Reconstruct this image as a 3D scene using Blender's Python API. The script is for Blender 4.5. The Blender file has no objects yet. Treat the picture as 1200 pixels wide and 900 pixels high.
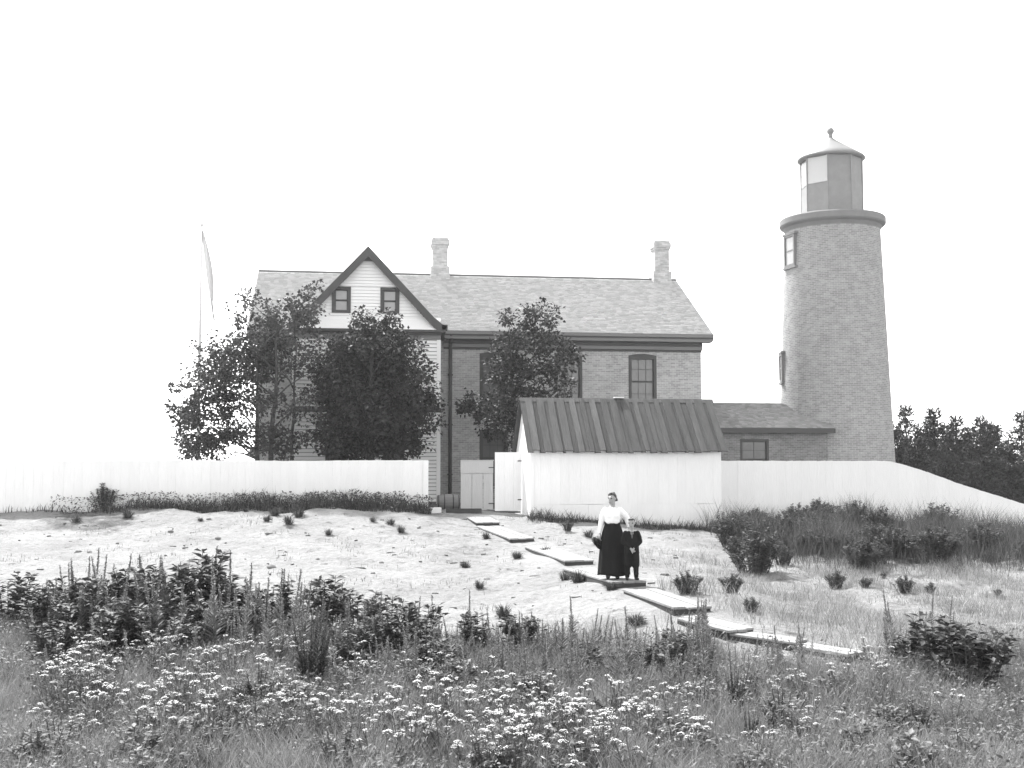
import bpy, bmesh, math, random
import numpy as np
from mathutils import Vector, Matrix, noise as mnoise

scene = bpy.context.scene
col = scene.collection
R = math.radians
PI = math.pi

# ------------------------------------------------------------------ camera, sky, sun, exposure
ZC, YAW, PIT, F = 1.6, R(8.0), R(3.88), 1400.0
cam_d = bpy.data.cameras.new('camera'); cam = bpy.data.objects.new('camera', cam_d); col.objects.link(cam)
cam.location = (0, 0, ZC); cam.rotation_euler = (PI/2 + PIT, 0, -YAW)
cam_d.sensor_width = 36.0; cam_d.lens = 36.0*F/1200.0; cam_d.clip_start = 0.1; cam_d.clip_end = 6000
scene.camera = cam

SUN_EL, SUN_AZ = R(54), R(336)          # azimuth: compass style from +Y clockwise; the sun stands high beyond the house, to the left: the place is seen against the light
SUN_DIR = Vector((math.sin(SUN_AZ)*math.cos(SUN_EL), math.cos(SUN_AZ)*math.cos(SUN_EL), math.sin(SUN_EL)))
world = bpy.data.worlds.new('World'); scene.world = world; world.use_nodes = True
wn, wl = world.node_tree.nodes, world.node_tree.links
wn.clear()
sky = wn.new('ShaderNodeTexSky'); sky.sky_type = 'NISHITA'; sky.sun_disc = False
sky.sun_elevation = SUN_EL; sky.sun_rotation = SUN_AZ; sky.air_density = 1.0; sky.dust_density = 1.0; sky.ozone_density = 1.0
bw = wn.new('ShaderNodeRGBToBW'); bg = wn.new('ShaderNodeBackground'); wo = wn.new('ShaderNodeOutputWorld')
bg.inputs['Strength'].default_value = 0.15
wl.new(sky.outputs[0], bw.inputs[0]); wl.new(bw.outputs[0], bg.inputs['Color']); wl.new(bg.outputs[0], wo.inputs[0])
sun_d = bpy.data.lights.new('sun', 'SUN'); sun_d.energy = 2.0; sun_d.angle = R(2); sun_d.color = (1, 1, 1)
sun = bpy.data.objects.new('sun', sun_d); col.objects.link(sun); sun.rotation_euler = SUN_DIR.to_track_quat('Z', 'Y').to_euler()
scene.view_settings.view_transform = 'Standard'; scene.view_settings.look = 'None'
scene.view_settings.exposure = 2.2; scene.view_settings.gamma = 1.0
scene.view_settings.use_curve_mapping = False
scene.render.engine = 'CYCLES'
scene.cycles.use_denoising = True
scene.cycles.max_bounces = 6; scene.cycles.transparent_max_bounces = 8; scene.cycles.volume_bounces = 1

# ------------------------------------------------------------------ where a sight line meets a place (used to survey positions)
FH = (math.sin(YAW), math.cos(YAW)); RT = (math.cos(YAW), -math.sin(YAW))
FW = (FH[0]*math.cos(PIT), FH[1]*math.cos(PIT), math.sin(PIT)); UP = (-FH[0]*math.sin(PIT), -FH[1]*math.sin(PIT), math.cos(PIT))
def sight(px, py):
    a = (px-600)/F; b = (450-py)/F
    return (FW[0]+a*RT[0]+b*UP[0], FW[1]+a*RT[1]+b*UP[1], FW[2]+b*UP[2])
def at_depth(px, py, t):
    d = sight(px, py); k = t/(d[0]*FH[0]+d[1]*FH[1])
    return Vector((d[0]*k, d[1]*k, ZC+d[2]*k))
def at_y(px, py, Y):
    d = sight(px, py); k = Y/d[1]
    return Vector((d[0]*k, Y, ZC+d[2]*k))

# ------------------------------------------------------------------ helpers
def tag(o, label=None, cat=None, group=None, kind=None):
    if label: o['label'] = label
    if cat: o['category'] = cat
    if group: o['group'] = group
    if kind: o['kind'] = kind
    return o
def empty(name, loc=(0, 0, 0), rz=0.0, label=None, cat=None, group=None):
    o = bpy.data.objects.new(name, None); col.objects.link(o); o.location = loc; o.rotation_euler = (0, 0, rz); o.empty_display_size = .2
    return tag(o, label, cat, group)
def link(name, me, m=None, parent=None, smooth=False, kind=None):
    if m is not None and not me.materials: me.materials.append(m)
    if smooth: me.shade_smooth()
    o = bpy.data.objects.new(name, me); col.objects.link(o)
    if parent is not None: o.parent = parent
    if kind: o['kind'] = kind
    return o
class MB:
    def __init__(s): s.v = []; s.f = []
    def poly(s, pts):
        b = len(s.v); s.v += [tuple(p) for p in pts]; s.f.append(tuple(range(b, b+len(pts)))); return s
    def box(s, x0, x1, y0, y1, z0, z1):
        b = len(s.v)
        s.v += [(x0,y0,z0),(x1,y0,z0),(x1,y1,z0),(x0,y1,z0),(x0,y0,z1),(x1,y0,z1),(x1,y1,z1),(x0,y1,z1)]
        s.f += [(b,b+3,b+2,b+1),(b+4,b+5,b+6,b+7),(b,b+1,b+5,b+4),(b+1,b+2,b+6,b+5),(b+2,b+3,b+7,b+6),(b+3,b,b+4,b+7)]
        return s
    def prism(s, pts, off):                                     # polygon extruded by off
        b = len(s.v); n = len(pts); off = Vector(off)
        s.v += [tuple(p) for p in pts] + [tuple(Vector(p)+off) for p in pts]
        s.f += [tuple(range(b+n-1, b-1, -1)), tuple(range(b+n, b+2*n))]
        s.f += [(b+i, b+(i+1) % n, b+n+(i+1) % n, b+n+i) for i in range(n)]
        return s
    def tube(s, pts, rads, n=8, cap=True):
        pts = [Vector(p) for p in pts]; b = len(s.v); m = len(pts)
        for i, p in enumerate(pts):
            d = (pts[min(i+1, m-1)] - pts[max(i-1, 0)]).normalized()
            a = Vector((0, 0, 1)) if abs(d.z) < .9 else Vector((1, 0, 0))
            u = d.cross(a).normalized(); w = d.cross(u)
            for k in range(n):
                t = 2*PI*k/n; s.v.append(tuple(p + (u*math.cos(t)+w*math.sin(t))*rads[i]))
        for i in range(m-1):
            for k in range(n):
                s.f.append((b+i*n+k, b+i*n+(k+1) % n, b+(i+1)*n+(k+1) % n, b+(i+1)*n+k))
        if cap:
            s.f.append(tuple(b+k for k in range(n-1, -1, -1))); s.f.append(tuple(b+(m-1)*n+k for k in range(n)))
        return s
    def lathe(s, prof, c=(0, 0), n=32, cap=True, a0=0.0):
        b = len(s.v); m = len(prof)
        for r, z in prof:
            for k in range(n):
                t = a0+2*PI*k/n; s.v.append((c[0]+r*math.cos(t), c[1]+r*math.sin(t), z))
        for i in range(m-1):
            for k in range(n):
                s.f.append((b+i*n+k, b+i*n+(k+1) % n, b+(i+1)*n+(k+1) % n, b+(i+1)*n+k))
        if cap:
            s.f.append(tuple(b+k for k in range(n-1, -1, -1))); s.f.append(tuple(b+(m-1)*n+k for k in range(n)))
        return s
    def mesh(s, name='mesh'):
        me = bpy.data.meshes.new(name); me.from_pydata(s.v, [], s.f); me.update(); return me
    def build(s, name, m, parent=None, smooth=False, bevel=0, kind=None):
        o = link(name, s.mesh(name), m, parent, smooth, kind)
        if bevel:
            md = o.modifiers.new('bevel', 'BEVEL'); md.width = bevel; md.segments = 2; md.limit_method = 'ANGLE'; md.angle_limit = R(40)
        return o
def np_mesh(name, V, Fq, shade=None):                            # big meshes from arrays, Fq (n,k) all the same size
    V = np.asarray(V, np.float32); Fq = np.asarray(Fq, np.int32); n, k = Fq.shape
    me = bpy.data.meshes.new(name)
    me.vertices.add(len(V)); me.vertices.foreach_set('co', V.ravel())
    me.loops.add(n*k); me.loops.foreach_set('vertex_index', Fq.ravel())
    me.polygons.add(n); me.polygons.foreach_set('loop_start', np.arange(0, n*k, k, dtype=np.int32))
    me.update(calc_edges=True)
    if shade is not None:
        a = me.attributes.new('tone', 'FLOAT', 'POINT'); a.data.foreach_set('value', np.asarray(shade, np.float32))
    return me
def copy_tree(o, parent=None):
    c = o.copy(); col.objects.link(c); c.parent = parent
    for ch in list(o.children): copy_tree(ch, c)
    return c

# ------------------------------------------------------------------ materials
def mat(name, base=.5, rough=.8, var=.0, scale=4.0, bump=.0, bscale=20.0, tone=0.0, stretch=(1, 1, 1), spec=.3, fine=.0, fscale=60.0, translucent=0.0):
    m = bpy.data.materials.new(name); m.use_nodes = True
    n, l = m.node_tree.nodes, m.node_tree.links
    p = n['Principled BSDF']; p.inputs['Roughness'].default_value = rough
    p.inputs['Specular IOR Level'].default_value = spec
    tc = n.new('ShaderNodeTexCoord'); mp = n.new('ShaderNodeMapping'); mp.inputs['Scale'].default_value = stretch
    l.new(tc.outputs['Object'], mp.inputs['Vector'])
    val = None
    def math_(op, a, b):
        q = n.new('ShaderNodeMath'); q.operation = op
        for i, x in enumerate((a, b)):
            if isinstance(x, (int, float)): q.inputs[i].default_value = x
            else: l.new(x, q.inputs[i])
        return q.outputs[0]
    cur = base
    if var:
        t = n.new('ShaderNodeTexNoise'); t.inputs['Scale'].default_value = scale; t.inputs['Detail'].default_value = 6; t.inputs['Roughness'].default_value = .65
        l.new(mp.outputs[0], t.inputs['Vector'])
        k = math_('MULTIPLY', math_('SUBTRACT', t.outputs['Fac'], .5), 2*var); cur = math_('MULTIPLY', math_('ADD', k, 1.0), cur)
    if fine:
        t = n.new('ShaderNodeTexNoise'); t.inputs['Scale'].default_value = fscale; t.inputs['Detail'].default_value = 3
        l.new(mp.outputs[0], t.inputs['Vector'])
        k = math_('MULTIPLY', math_('SUBTRACT', t.outputs['Fac'], .5), 2*fine); cur = math_('MULTIPLY', math_('ADD', k, 1.0), cur)
    if tone:
        a = n.new('ShaderNodeAttribute'); a.attribute_name = 'tone'
        k = math_('ADD', math_('MULTIPLY', a.outputs['Fac'], tone), 1-tone/2); cur = math_('MULTIPLY', k, cur)
    if isinstance(cur, (int, float)): p.inputs['Base Color'].default_value = (cur, cur, cur, 1)
    else: l.new(cur, p.inputs['Base Color'])
    if bump:
        t = n.new('ShaderNodeTexNoise'); t.inputs['Scale'].default_value = bscale; t.inputs['Detail'].default_value = 5
        l.new(mp.outputs[0], t.inputs['Vector'])
        b = n.new('ShaderNodeBump'); b.inputs['Strength'].default_value = bump; b.inputs['Distance'].default_value = .03
        l.new(t.outputs['Fac'], b.inputs['Height']); l.new(b.outputs[0], p.inputs['Normal'])
    if translucent:
        tr = n.new('ShaderNodeBsdfTranslucent'); mx = n.new('ShaderNodeMixShader'); mx.inputs[0].default_value = translucent
        if isinstance(cur, (int, float)): tr.inputs[0].default_value = (cur, cur, cur, 1)
        else: l.new(cur, tr.inputs[0])
        l.new(p.outputs[0], mx.inputs[1]); l.new(tr.outputs[0], mx.inputs[2]); l.new(mx.outputs[0], n['Material Output'].inputs[0])
    return m
def rand_tone(m, amount):                                        # board to board difference in colour, by object
    n, l = m.node_tree.nodes, m.node_tree.links; p = n['Principled BSDF']; s = p.inputs['Base Color']
    oi = n.new('ShaderNodeObjectInfo'); q = n.new('ShaderNodeMath'); q.operation = 'MULTIPLY_ADD'; q.inputs[1].default_value = amount; q.inputs[2].default_value = 1-amount/2
    l.new(oi.outputs['Random'], q.inputs[0]); mu = n.new('ShaderNodeMath'); mu.operation = 'MULTIPLY'; l.new(q.outputs[0], mu.inputs[0])
    if s.is_linked: l.new(s.links[0].from_socket, mu.inputs[1])
    else: mu.inputs[1].default_value = s.default_value[0]
    l.new(mu.outputs[0], s); return m
def brick_mat(name, base, uv=False, bw=.22, bh=.075, contrast=.35):
    m = bpy.data.materials.new(name); m.use_nodes = True
    n, l = m.node_tree.nodes, m.node_tree.links; p = n['Principled BSDF']; p.inputs['Roughness'].default_value = .9; p.inputs['Specular IOR Level'].default_value = .15
    tc = n.new('ShaderNodeTexCoord')
    if uv: vec = tc.outputs['UV']
    else:
        sp = n.new('ShaderNodeSeparateXYZ'); l.new(tc.outputs['Object'], sp.inputs[0]); ad = n.new('ShaderNodeMath'); l.new(sp.outputs[0], ad.inputs[0]); l.new(sp.outputs[1], ad.inputs[1])
        cb = n.new('ShaderNodeCombineXYZ'); l.new(ad.outputs[0], cb.inputs[0]); l.new(sp.outputs[2], cb.inputs[1]); vec = cb.outputs[0]
    b = n.new('ShaderNodeTexBrick'); l.new(vec, b.inputs['Vector']); b.inputs['Scale'].default_value = 1
    b.inputs['Brick Width'].default_value = bw; b.inputs['Row Height'].default_value = bh; b.inputs['Mortar Size'].default_value = .007; b.inputs['Bias'].default_value = -.1
    c = base; b.inputs['Color1'].default_value = (c*(1-contrast),)*3+(1,); b.inputs['Color2'].default_value = (c*(1+contrast),)*3+(1,); b.inputs['Mortar'].default_value = (min(.5, c*1.5),)*3+(1,)
    t = n.new('ShaderNodeTexNoise'); t.inputs['Scale'].default_value = 2.2; t.inputs['Detail'].default_value = 10; t.inputs['Roughness'].default_value = .8; l.new(tc.outputs['Object'], t.inputs['Vector'])
    rp = n.new('ShaderNodeMapRange'); rp.inputs[1].default_value = .3; rp.inputs[2].default_value = .7; rp.inputs[3].default_value = .78; rp.inputs[4].default_value = 1.2; l.new(t.outputs['Fac'], rp.inputs[0])
    mx = n.new('ShaderNodeMix'); mx.data_type = 'RGBA'; mx.blend_type = 'MULTIPLY'; mx.inputs[0].default_value = 1; l.new(b.outputs['Color'], mx.inputs[6]); l.new(rp.outputs[0], mx.inputs[7])
    l.new(mx.outputs[2], p.inputs['Base Color'])
    bp = n.new('ShaderNodeBump'); bp.inputs['Strength'].default_value = .6; bp.inputs['Distance'].default_value = .012; bp.invert = True; l.new(b.outputs['Fac'], bp.inputs['Height']); l.new(bp.outputs[0], p.inputs['Normal'])
    return m
M = {}
M['white'] = mat('white_paint', .80, .6, .05, 1.2, .15, 14, stretch=(1, 1, .25), fine=.05, fscale=9)
M['whitewash'] = rand_tone(mat('whitewash', .80, .75, .09, .9, .25, 12, stretch=(2, 2, .35), fine=.05, fscale=8), .03)
M['clap'] = mat('clapboard_paint', .82, .6, .05, .8, .1, 10)
M['brick'] = brick_mat('house_brick', .36, contrast=.2)
M['tower_brick'] = brick_mat('tower_brick', .30, True, .24, .08, .16)
M['passage_brick'] = brick_mat('passage_brick', .2, False, .22, .075, .2)
M['shingle'] = mat('roof_shingles', .44, .9, .14, 1.1, .4, 30, tone=.32)
M['shingle2'] = mat('passage_shingles', .22, .9, .15, 1.5, .4, 30, tone=.4)
M['trim'] = mat('dark_trim', .06, .6, .15, 3)
M['trim_mid'] = mat('cornice_paint', .17, .6, .12, 2)
M['sash'] = mat('window_paint', .05, .5, .1, 5)
M['glass'] = mat('window_glass', .10, .12, .3, 2.5, 0, spec=.5)
M['curtain'] = mat('gable_glass', .3, .15, .2, 4, spec=.5)
M['roofwood'] = rand_tone(mat('weathered_board', .08, .9, .6, 2.2, .5, 18, stretch=(3, .35, .35), fine=.18, fscale=16), .55)
M['roofwood_dark'] = rand_tone(mat('weathered_under_board', .06, .9, .6, 2.2, .5, 18, stretch=(3, .35, .35), fine=.18, fscale=16), .4)
M['gate'] = rand_tone(mat('gate_paint', .42, .8, .10, 1.6, .3, 14, stretch=(1, 1, .25)), .06)
M['plank'] = rand_tone(mat('bleached_plank', .29, .9, .35, 2.2, .6, 20, stretch=(.5, 6, 1), fine=.3, fscale=14), .3)
M['plank_dark'] = mat('dark_timber_and_shade', .05, .9, .3, 3, .4, 15)  # dark timber; under the walkway planks the dark stands in for their shade
M['barrel'] = mat('barrel_stave', .2, .7, .2, 3, .3, 12, stretch=(.4, 3, 3))
M['iron'] = mat('iron', .045, .5, .1, 5)
M['lantern'] = mat('lantern_paint', .24, .6, .25, 2.2, .15, 12)
M['lantern_roof'] = mat('lantern_roof_paint', .22, .55, .1, 3)
M['gallery'] = mat('gallery_stone', .2, .8, .2, 2.5, .3, 14)
M['stone'] = mat('stone', .2, .9, .25, 6, .5, 12)
M['block'] = mat('white_block', .72, .8, .1, 5, .3, 20)
M['chimney'] = brick_mat('chimney_brick', .5, False, .22, .075, .2)  # paler than the house brick: washed-out glare is painted into the colour
M['bark'] = mat('bark', .06, .95, .3, 8, .8, 14, stretch=(1, 1, .3))
M['leaf'] = mat('maple_leaf', .036, .6, tone=1.3, spec=.3, translucent=.22)
M['leaf_light'] = mat('airy_leaf', .06, .6, tone=1.2, spec=.3, translucent=.25)
M['needle'] = mat('needle', .032, .7, tone=.8)
M['grass'] = mat('meadow_grass', .27, .7, tone=1.0, translucent=.25)
M['grass_dark'] = mat('fence_grass', .06, .7, tone=1.0, translucent=.25)
M['herb'] = mat('herb_leaf', .16, .65, tone=1.0, translucent=.22)
M['shrub'] = mat('broad_leaf', .062, .6, tone=1.0, spec=.35, translucent=.22)
M['spike'] = mat('spike_leaf', .2, .65, tone=.9, translucent=.2)
M['bank'] = mat('bank_leaf', .075, .65, tone=1.0, translucent=.22)
M['bank_grass'] = mat('bank_grass', .095, .7, tone=1.1, translucent=.25)
M['stem'] = mat('stem', .09, .8, .1, 5)
M['petal'] = mat('white_floret', .6, .8, tone=.5, translucent=.15)
M['skin'] = mat('skin', .30, .55, .04, 8)
M['hair'] = mat('hair', .05, .5, .3, 30, .3, 60)
M['blouse'] = mat('white_cotton', .8, .8, .04, 6, .15, 22)
M['skirt'] = mat('dark_wool', .012, .9, .3, 6, .3, 30, spec=.1)
M['suit'] = mat('dark_serge', .013, .9, .3, 8, .3, 40, spec=.1)
M['leather'] = mat('black_leather', .02, .45)
M['collar'] = mat('collar_linen', .45, .8)
M['tie'] = mat('grey_tie', .1, .7)
M['pole'] = mat('pole_paint', .62, .6)
M['flag'] = mat('flag_cloth', .68, .8, .1, 3, translucent=.42)
M['lamp_curtain'] = mat('lamp_curtain', .82, .8, .04, 3, translucent=.6)
mg = bpy.data.materials.new('lantern_glass'); mg.use_nodes = True
n_, l_ = mg.node_tree.nodes, mg.node_tree.links
tr_ = n_.new('ShaderNodeBsdfTransparent'); tr_.inputs[0].default_value = (.93, .93, .93, 1); mx_ = n_.new('ShaderNodeMixShader'); mx_.inputs[0].default_value = .12
gl_ = n_.new('ShaderNodeBsdfGlossy'); gl_.inputs['Roughness'].default_value = .05; l_.new(tr_.outputs[0], mx_.inputs[1]); l_.new(gl_.outputs[0], mx_.inputs[2]); l_.new(mx_.outputs[0], n_['Material Output'].inputs[0])
M['lantern_glass'] = mg

# ------------------------------------------------------------------ the ground: one sheet from the camera to the horizon
CP = []                                                          # surveyed spot heights (x, y, z)
for px, py, t in ((300,600,38),(300,640,31),(300,680,26),(300,710,23.5),(100,606,37.5),(100,650,31),(100,690,25.5),(-60,606,37),(-60,690,25),
                  (460,602,38),(480,640,31.5),(500,680,26.5),(540,716,23.2),(580,655,30.5),(640,690,25),(200,594,38.8),(400,594,38.8),
                  (545,603,39),(560,617,36.8),(620,632,33),(660,650,29),(715,678,24),(770,700,21.5),(810,718,20),(865,738,18.5),(995,765,17),
                  (622,606,38.4),(845,622,38.8),(740,614,38.5),(900,690,26.5),(1000,720,23),(1100,738,21.5),(1200,745,21.5),(900,655,32),(1050,655,32),(1200,660,32),(1000,622,38.5)):
    CP.append(tuple(at_depth(px, py, t)))
for x, y, z in ((-14,40,.2),(-8,40,.2),(-2,40,.2),(2.5,40,.12),(4.5,40,.04),(6,41,.02),(13,40,-.4),(16,40.3,-.3),(19,40.3,-.3),(21.5,40,-.75),(24.5,40,-1.4),(28,40,-2.0),
                (-14,46,.1),(-5,46,.1),(4,46,.05),(12,46,0),(20,46,-.1),(27,46,-1.2),(-14,58,0),(0,60,0),(12,60,0),(22,56,-.1),(32,55,-1.5)):
    CP.append((x, y, z))
for px in (-100, 200, 450, 600, 800, 1000, 1300):
    for t, z in ((18, -1.33), (15, -1.42), (12, -1.45), (8, -1.2), (4, -.6)):
        d = sight(px, 545); k = t/(d[0]*FH[0]+d[1]*FH[1]); CP.append((d[0]*k, d[1]*k, z + (.25 if px > 900 and t == 18 else 0)))
CP.append((0, 0, 0)); CP.append((-4, -3, .1)); CP.append((4, -3, .1)); CP.append((-16, 4, -.6)); CP.append((16, 4, -.6))
CP = np.array(CP)
def _phi(r2): return np.where(r2 > 1e-9, .5*r2*np.log(np.maximum(r2, 1e-9)), 0)
def _tps():
    n = len(CP); d2 = ((CP[:, None, :2]-CP[None, :, :2])**2).sum(-1)
    A = np.zeros((n+3, n+3)); A[:n, :n] = _phi(d2) + np.eye(n)*1.5; A[:n, n] = 1; A[:n, n+1:] = CP[:, :2]; A[n:, :n] = A[:n, n:].T
    return np.linalg.solve(A, np.concatenate([CP[:, 2], np.zeros(3)]))
TW = _tps()
PATH = [tuple(at_depth(*p))[:2] for p in ((556,606,39),(571,616,36.9),(612,632,32.6),(679,657,27.6),(738,688,22.9),(812,717,20),(868,740,18.4),(1000,766,16.8))]
def ground_np(x, y):
    x = np.asarray(x, float); y = np.asarray(y, float); sh = x.shape; x = x.ravel(); y = y.ravel(); out = np.empty(len(x))
    for i in range(0, len(x), 20000):
        a, b = x[i:i+20000], y[i:i+20000]
        r2 = (a[:, None]-CP[None, :, 0])**2+(b[:, None]-CP[None, :, 1])**2
        out[i:i+20000] = _phi(r2) @ TW[:-3] + TW[-3] + TW[-2]*a + TW[-1]*b
    q = np.clip((np.hypot((x-4)/1.0, (y-28)/1.25)-30)/25, 0, 1); q = q*q*(3-2*q)
    out = out*(1-q) + -1.5*q
    rough = 0*x
    for w_, a_, ph in ((2.6, .3, .3), (1.7, 1.4, 1.1), (1.1, 2.3, 4.0), (.8, .9, 2.2), (.62, 2.9, 5.1), (.48, 1.9, .7)):
        c_, s_ = math.cos(a_), math.sin(a_); rough = rough+.013*w_**.7*np.sin((x*c_+y*s_)*2*PI/w_+ph+1.3*np.sin((-x*s_+y*c_)*2*PI/(w_*1.7)+ph*2))
    near = np.full(len(x), 9.0)
    for (ax, ay), (bx, by) in zip(PATH, PATH[1:]):
        k_ = np.clip(((x-ax)*(bx-ax)+(y-ay)*(by-ay))/((bx-ax)**2+(by-ay)**2), 0, 1); near = np.minimum(near, np.hypot(x-ax-k_*(bx-ax), y-ay-k_*(by-ay)))
    bumps = rough+.035*np.sin(x*1.7+np.sin(y*1.1)*1.5)*np.cos(y*1.9+np.sin(x*.9)) + .018*np.sin(x*4.3+1.7*np.sin(y*3.1))*np.sin(y*5.1+x)
    out = out + bumps*(1-q)*np.clip((near-.35)/1.0, 0, 1)
    return out.reshape(sh)
def gz(x, y): return float(ground_np(np.array([x]), np.array([y]))[0])
def ground_at(px, py):                                           # the spot of ground on a sight line
    d = sight(px, py); lo = None; ts = np.arange(6, 60, .2); k = ts/(d[0]*FH[0]+d[1]*FH[1])
    z = ZC+d[2]*k; g = ground_np(d[0]*k, d[1]*k); hit = np.nonzero(z <= g)[0]
    i = hit[0] if len(hit) else len(ts)-1
    return Vector((d[0]*k[i], d[1]*k[i], g[i]))
def to_px(x, y):                                                 # bearing and depth of a spot
    t = x*FH[0]+y*FH[1]; r = x*RT[0]+y*RT[1]
    return 600+F*r/np.maximum(t, .1), t
def axis(lo, hi, step, far):
    a = list(np.arange(lo, hi+1e-6, step)); s = step; v = hi
    while v < far: s *= 1.35; v += s; a.append(v)
    s = step; v = lo
    while v > -far: s *= 1.35; v -= s; a.insert(0, v)
    return np.array(a)
MEADOW_PX = [-200, 60, 300, 450, 530, 650, 800, 900, 1000, 1120, 1400]; MEADOW_T = [22, 21.5, 21.3, 20, 18.8, 19.2, 18.3, 17.2, 17.0, 18.0, 18.5]
gx, gy = axis(-16, 28, .16, 3000), axis(-2, 58, .16, 3000)
GX, GY = np.meshgrid(gx, gy); GZ = ground_np(GX, GY)
PXg, Tg = to_px(GX, GY)
edge = np.interp(PXg, MEADOW_PX, MEADOW_T)
soil = np.clip((edge+.3-Tg)/1.5, 0, 1)
right = np.clip((PXg-815)/60, 0, 1)*np.clip((Tg-30)/5, 0, 1)
right2 = .36*np.clip((PXg-790)/150, 0, 1)
yard = np.clip((GY-40)/2, 0, 1)
leftm = .85*np.clip(1-np.hypot((PXg-110)/75, (Tg-36.5)/2.5), 0, .5)*2
scruff = .42*np.clip(1-np.hypot((PXg-545)/110, (Tg-34)/6), 0, 1)**.5
soil = np.clip(np.maximum.reduce([soil, scruff, .75*right, right2, yard, leftm, np.clip((Tg-38)/1.5, 0, .7)*(PXg < 520)]), 0, 1)
nx, ny = len(gx), len(gy)
idx = np.arange(nx*ny).reshape(ny, nx)
FQ = np.stack([idx[:-1, :-1], idx[:-1, 1:], idx[1:, 1:], idx[1:, :-1]], -1).reshape(-1, 4)
gm = np_mesh('ground', np.stack([GX, GY, GZ], -1).reshape(-1, 3), FQ); gm.shade_smooth()
at_ = gm.attributes.new('soil', 'FLOAT', 'POINT'); at_.data.foreach_set('value', soil.ravel().astype(np.float32))
def sand_material():
    m = bpy.data.materials.new('sand_and_turf'); m.use_nodes = True; n, l = m.node_tree.nodes, m.node_tree.links; p = n['Principled BSDF']; p.inputs['Roughness'].default_value = .95; p.inputs['Specular IOR Level'].default_value = .1
    tc = n.new('ShaderNodeTexCoord'); a = n.new('ShaderNodeAttribute'); a.attribute_name = 'soil'
    def noise(s, d=5, r=.6):
        t = n.new('ShaderNodeTexNoise'); t.inputs['Scale'].default_value = s; t.inputs['Detail'].default_value = d; t.inputs['Roughness'].default_value = r; l.new(tc.outputs['Object'], t.inputs['Vector']); return t.outputs['Fac']
    def mr(x, a0, a1, b0, b1):
        q = n.new('ShaderNodeMapRange'); l.new(x, q.inputs[0])
        for i, v in enumerate((a0, a1, b0, b1)): q.inputs[i+1].default_value = v
        return q.outputs[0]
    def mul(x, y):
        q = n.new('ShaderNodeMath'); q.operation = 'MULTIPLY'; l.new(x, q.inputs[0]); l.new(y, q.inputs[1]); return q.outputs[0]
    sandv = mul(mul(mr(noise(.5), .3, .7, .28, .38), mr(noise(7, 6, .75), .3, .75, .74, 1.1)), mr(noise(40, 2), .25, .7, .8, 1.1))
    litter = mr(noise(2.6, 9, .8), .55, .65, 1.0, .45)           # twig and weed litter scattered on the sand
    sandv = mul(sandv, litter)
    soilv = mul(mr(noise(3, 6), .3, .7, .07, .2), mr(noise(30, 3), .3, .7, .6, 1.3))
    sm = n.new('ShaderNodeMath'); sm.operation = 'ADD'; l.new(a.outputs['Fac'], sm.inputs[0]); l.new(mr(noise(1.6, 6, .7), .3, .7, -.45, .45), sm.inputs[1])
    fac = mr(sm.outputs[0], .35, .75, 0, 1)
    mx = n.new('ShaderNodeMix'); mx.data_type = 'FLOAT'; l.new(fac, mx.inputs[0]); l.new(sandv, mx.inputs[2]); l.new(soilv, mx.inputs[3]); l.new(mx.outputs[0], p.inputs['Base Color'])
    ad = n.new('ShaderNodeMath'); l.new(mr(noise(5, 7, .7), 0, 1, 0, 1), ad.inputs[0]); l.new(mr(noise(60, 2), 0, 1, 0, .12), ad.inputs[1])
    b = n.new('ShaderNodeBump'); b.inputs['Strength'].default_value = .8; b.inputs['Distance'].default_value = .2; l.new(ad.outputs[0], b.inputs['Height']); l.new(b.outputs[0], p.inputs['Normal'])
    return m
tag(link('ground', gm, sand_material()), kind='structure')

# ------------------------------------------------------------------ walls with openings, windows, shingles
def wall_y(mb, x0, x1, z0, z1, y0, y1, holes):                   # a wall facing -Y from y0 to y1 with rectangular holes (xa, xb, za, zb)
    xs = sorted({x0, x1, *[h[0] for h in holes], *[h[1] for h in holes]}); zs = sorted({z0, z1, *[h[2] for h in holes], *[h[3] for h in holes]})
    hole = lambda xa, za: any(h[0]-1e-6 <= xa < h[1]-1e-6 and h[2]-1e-6 <= za < h[3]-1e-6 for h in holes)
    for xa, xb in zip(xs, xs[1:]):
        for za, zb in zip(zs, zs[1:]):
            if not hole(xa, za): mb.poly([(xa,y0,za),(xb,y0,za),(xb,y0,zb),(xa,y0,zb)])
    for a, b, c, d in holes:
        mb.poly([(a,y0,c),(a,y0,d),(a,y1,d),(a,y1,c)]); mb.poly([(b,y0,c),(b,y1,c),(b,y1,d),(b,y0,d)])
        mb.poly([(a,y0,c),(a,y1,c),(b,y1,c),(b,y0,c)]); mb.poly([(a,y0,d),(b,y0,d),(b,y1,d),(a,y1,d)])
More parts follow.
